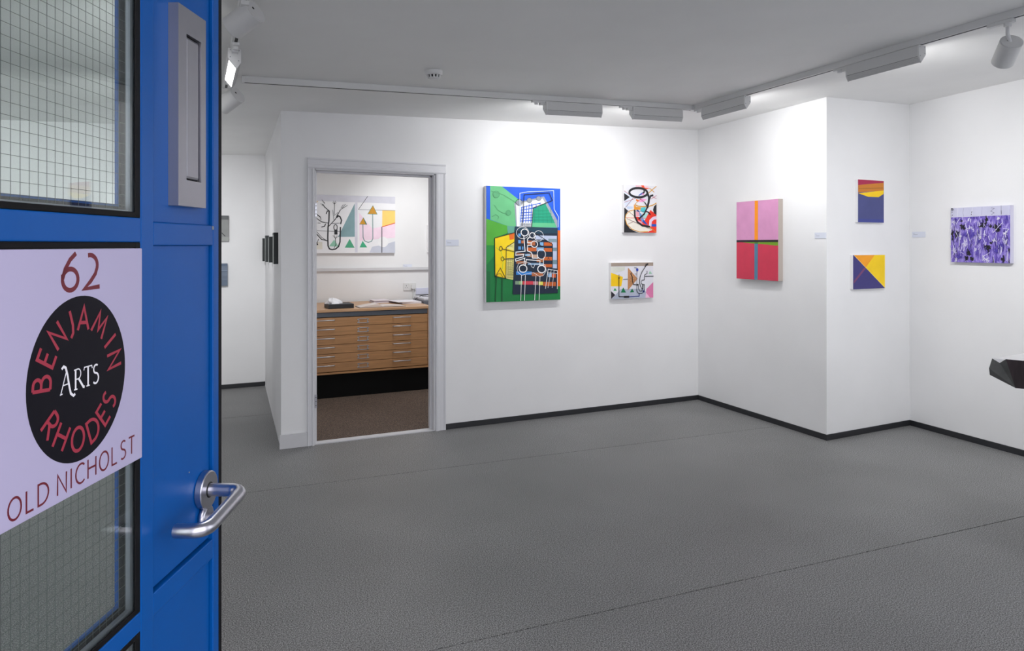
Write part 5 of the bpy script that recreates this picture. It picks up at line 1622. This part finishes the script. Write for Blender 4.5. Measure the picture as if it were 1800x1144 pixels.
# tissue box
t = empty('tissue_box', on_chest(0.755, 1.735), (0, 0, ANG))
tag(t, 'flat black tissue box with a white tissue pulled up', 'tissue box')
MB().box(-0.125, 0.125, -0.12, 0.12, 0, 0.044).build('box', mat('tissue_box_black', '#1e2026', 0.5), t, bevel=0.003)
rng = random.Random(5)
mb = MB()
NR, NS = 9, 26
vs = []
for i in range(NR):
    f = i / (NR - 1)
    for k in range(NS):
        a = 2 * math.pi * k / NS
        rr = (0.062 - 0.045 * f) * (1 + 0.22 * math.sin(3 * a + 4 * f) + 0.14 * math.sin(7 * a + 2 - 3 * f)) + rng.uniform(-0.002, 0.002)
        vs.append((rr * 1.25 * math.cos(a) - 0.02 * f, rr * 0.8 * math.sin(a) + 0.01 * f, 0.042 + 0.052 * (1 - (1 - f) ** 1.6) + 0.008 * math.sin(4 * a + 1) * f))
fs = [(i * NS + k, i * NS + (k + 1) % NS, (i + 1) * NS + (k + 1) % NS, (i + 1) * NS + k) for i in range(NR - 1) for k in range(NS)] + [tuple((NR - 1) * NS + k for k in range(NS))]
mb.add(vs, fs)
mb.build('tissue', M_PAPER, t, (-0.05, -0.01, 0), smooth=True)

# open book
t = empty('open_book', on_chest(1.165, 1.70), (0, 0, ANG))
tag(t, 'open book lying face up on the oak plan chest', 'book')
MB().box(-0.235, 0.245, -0.10, 0.10, 0, 0.003).build('cover', mat('book_cover_black', '#1a1718', 0.5), t, bevel=0.001)
def pages(sg, L, hgt):
    n = 12
    prof = [(0.004 * sg, 0.003)]
    for k in range(n + 1):
        f = k / n
        prof.append((sg * (0.004 + f * L), 0.003 + 0.002 + hgt * (math.sin(min(1, f * 5) * math.pi / 2) * (1 - f) ** 0.8)))
    prof.append((sg * (0.004 + L), 0.003))
    MB().prism(prof, -0.095, 0.095, axis='y').build('pages', mat('book_pages', '#d9cfca', 0.7), t)
pages(-1, 0.222, 0.034)
pages(1, 0.232, 0.014)

# leaflets and pads
def pad(name, u, v, w, d, h, rz, hexc, label, cat, z=CT, group=None):
    t = MB().box(-w / 2, w / 2, -d / 2, d / 2, 0, h).build(name, mat('paper_' + hexc[1:], hexc, 0.6), None, on_chest(u, v, z), (0, 0, ANG + rz), bevel=0.0008)
    return tag(t, label, cat, group)
pad('paper_pad', 1.285, 2.20, 0.18, 0.21, 0.014, 0.04, '#dcd6de', 'lowest printed pad of the pile behind the open book', 'pad')
pad('paper_pad', 1.287, 2.20, 0.17, 0.20, 0.008, -0.03, '#9a8c96', 'mauve printed pad in the middle of the pile behind the open book', 'pad', CT + 0.0141)
pad('paper_pad', 1.283, 2.20, 0.178, 0.205, 0.007, 0.02, '#e4dce2', 'topmost pad of the pile behind the open book', 'pad', CT + 0.0222)
pad('leaflet_stack', 1.555, 2.02, 0.21, 0.29, 0.020, 0.02, '#e6e4ec', 'thick stack of white leaflets beside the printer', 'leaflets')
pad('leaflet_stack', 1.53, 2.25, 0.20, 0.11, 0.012, -0.06, '#d2d0da', 'thin pale leaflet stack between the thick stack and the wall', 'leaflets')
pad('leaflet', 1.475, 1.985, 0.19, 0.25, 0.004, 0.15, '#efedf2', 'single white leaflet lying across the thick leaflet stack', 'leaflets', CT + 0.0201)
pad('card_box', 1.40, 2.115, 0.075, 0.06, 0.018, 0.0, '#8d8490', 'small grey-mauve card box on the plan chest', 'box')

# printer on its stand
stand = empty('printer_stand', G(1.955, 2.08, 0.004), (0, 0, ANG))
tag(stand, 'low black printer stand to the right of the plan chest', 'stand')
MB().box(-0.24, 0.24, -0.22, 0.30, 0.70, 0.725).build('shelf', M_BLACK, stand, bevel=0.002)
for x in (-0.22, 0.22):
    for y in (-0.20, 0.28):
        MB().box(x - 0.015, x + 0.015, y - 0.015, y + 0.015, 0, 0.70).build('leg', M_BLACK, stand)
pr = empty('printer', G(1.945, 2.13, 0.7295), (0, 0, ANG))
tag(pr, 'grey and black desktop printer with a white lid', 'printer')
MB().box(-0.235, 0.235, -0.18, 0.22, 0, 0.10).build('printer_base', mat('printer_black', '#1f2126', 0.4), pr, bevel=0.006)
MB().box(-0.235, 0.235, -0.18, 0.22, 0.10, 0.155).build('printer_body', mat('printer_grey', '#6c6f78', 0.45), pr, bevel=0.006)
MB().box(-0.225, 0.225, -0.175, 0.215, 0.155, 0.185).build('printer_lid', mat('printer_white', '#d6d6de', 0.4), pr, bevel=0.008)
MB().box(-0.20, 0.20, -0.183, -0.178, 0.055, 0.085).build('paper_slot', M_BLACK, pr)
pth = [(-0.24, 0.10, 0.02), (-0.262, 0.09, 0.10), (-0.245, 0.08, 0.16), (-0.19, 0.06, 0.195), (-0.05, 0.05, 0.212), (0.10, 0.04, 0.20), (0.20, 0.04, 0.188)]
MB().tube(pth, 0.004, 8).build('cable', M_BLACK, pr, smooth=True)
MB().tube([(x + 0.012, y - 0.03, z - 0.008) for x, y, z in pth[:4]] + [(-0.05, 0.03, 0.19)], 0.003, 8).build('cable', M_BLACK, pr, smooth=True)
loc, rot = wall_pt('office', 1.89, 0.92)
tag(MB().box(-0.11, 0.25, -0.012, 0, 0, 0.075).build('wall_panel', mat('panel_pale_blue', '#d9dbee', 0.5), None, loc, rot, bevel=0.002), 'pale blue-white flat panel on the wall behind the printer', 'panel')

# double socket, plug and flex
loc, rot = wall_pt('office', 1.705, 0.968)
t = empty('wall_socket', loc, rot)
tag(t, 'white double wall socket above the plan chest', 'socket')
MB().box(-0.075, 0.075, -0.012, 0, 0, 0.09).build('face_plate', M_PLASTIC, t, bevel=0.003)
for x in (-0.040, 0.036):
    mb = MB()
    mb.box(x - 0.003, x + 0.003, -0.0125, -0.0115, 0.052, 0.062); mb.box(x - 0.015, x - 0.008, -0.0125, -0.0115, 0.032, 0.036); mb.box(x + 0.008, x + 0.015, -0.0125, -0.0115, 0.032, 0.036)
    mb.build('pin_holes', M_DARK, t)
for x in (-0.006, 0.066):
    MB().box(x - 0.006, x + 0.006, -0.015, -0.011, 0.058, 0.080).build('switch', M_PLASTIC, t, (0, 0, 0), bevel=0.001)
pl = empty('plug', wall_pt('office', 1.741, 0.985, 0.012)[0], rot)
tag(pl, 'white three-pin plug and flex in the double socket', 'plug')
MB().prism([(-0.024, 0.012), (-0.024, 0.045), (-0.016, 0.056), (0.016, 0.056), (0.024, 0.045), (0.024, 0.012), (0.012, 0.0), (-0.012, 0.0)], 0.0005, 0.026, axis='y').build('plug_body', M_PLASTIC, pl, bevel=0.003)
MB().tube([(0, -0.014, 0.005), (0, -0.016, -0.03), (-0.004, -0.012, -0.08), (-0.006, -0.006, -0.12), (-0.004, 0.0, -0.19), (0.0, 0.004, -0.30)], 0.0042, 10).build('flex', M_PLASTIC, pl, smooth=True)

# ================================================================== TIMBER SLAB AT THE RIGHT
t = empty('timber_slab', (2.951, -3.3677, 0.80))
tag(t, 'thick rough dark timber slab with a pale top and notched end', 'timber slab')
PF = Vector((2.9159, -3.3293)); PB = Vector((2.9041, -3.2742))
e1 = Vector((0.3751, -0.9244)); e2 = Vector((0.9955, 0.0774))
F1, B1 = PF + e1 * 0.75, PB + e2 * 0.95
def at(p, z): return (p.x - 2.951, p.y - (-3.3677), z - 0.80)
mid = (PF + PB) / 2
zt, zb = 0.955, 0.822
nose = PB + Vector((-0.018, 0.004))
lowf = PF + Vector((0.0179, -0.0326)); lowb = PB + Vector((0.0042, 0.0091))
mb = MB()
vs = [at(PB, zt - 0.004), at(mid + Vector((0.0036, -0.0017)), zt - 0.022), at(PF, zt), at(F1, zt), at(B1, zt),
      at(nose, 0.905), at(PB + Vector((-0.0109, 0.0051)), 0.872), at(lowf, zb), at(F1 + Vector((0.0048, -0.0133)), zb), at(B1, zb)]
fs = [(4, 3, 2, 1, 0), (0, 1, 2, 7, 6, 5), (2, 3, 8, 7), (3, 4, 9, 8), (4, 0, 5, 6, 9), (6, 7, 8, 9)]
mb.add(vs, fs[:1], 2); mb.add(vs, fs[1:2], 1); mb.add(vs, fs[2:], 0)
mb.build('slab', [M_TIMBER, M_ENDGRAIN, M_CANVAS], t)
pl = MB().box(-0.17, 0.17, -0.17, 0.17, 0, zb - 0.001).build('display_plinth', M_WALL, None, (3.3344, -3.6342, 0), (0, 0, math.radians(-68)), bevel=0.002)
tag(pl, 'white display plinth holding up the dark timber slab', 'plinth')
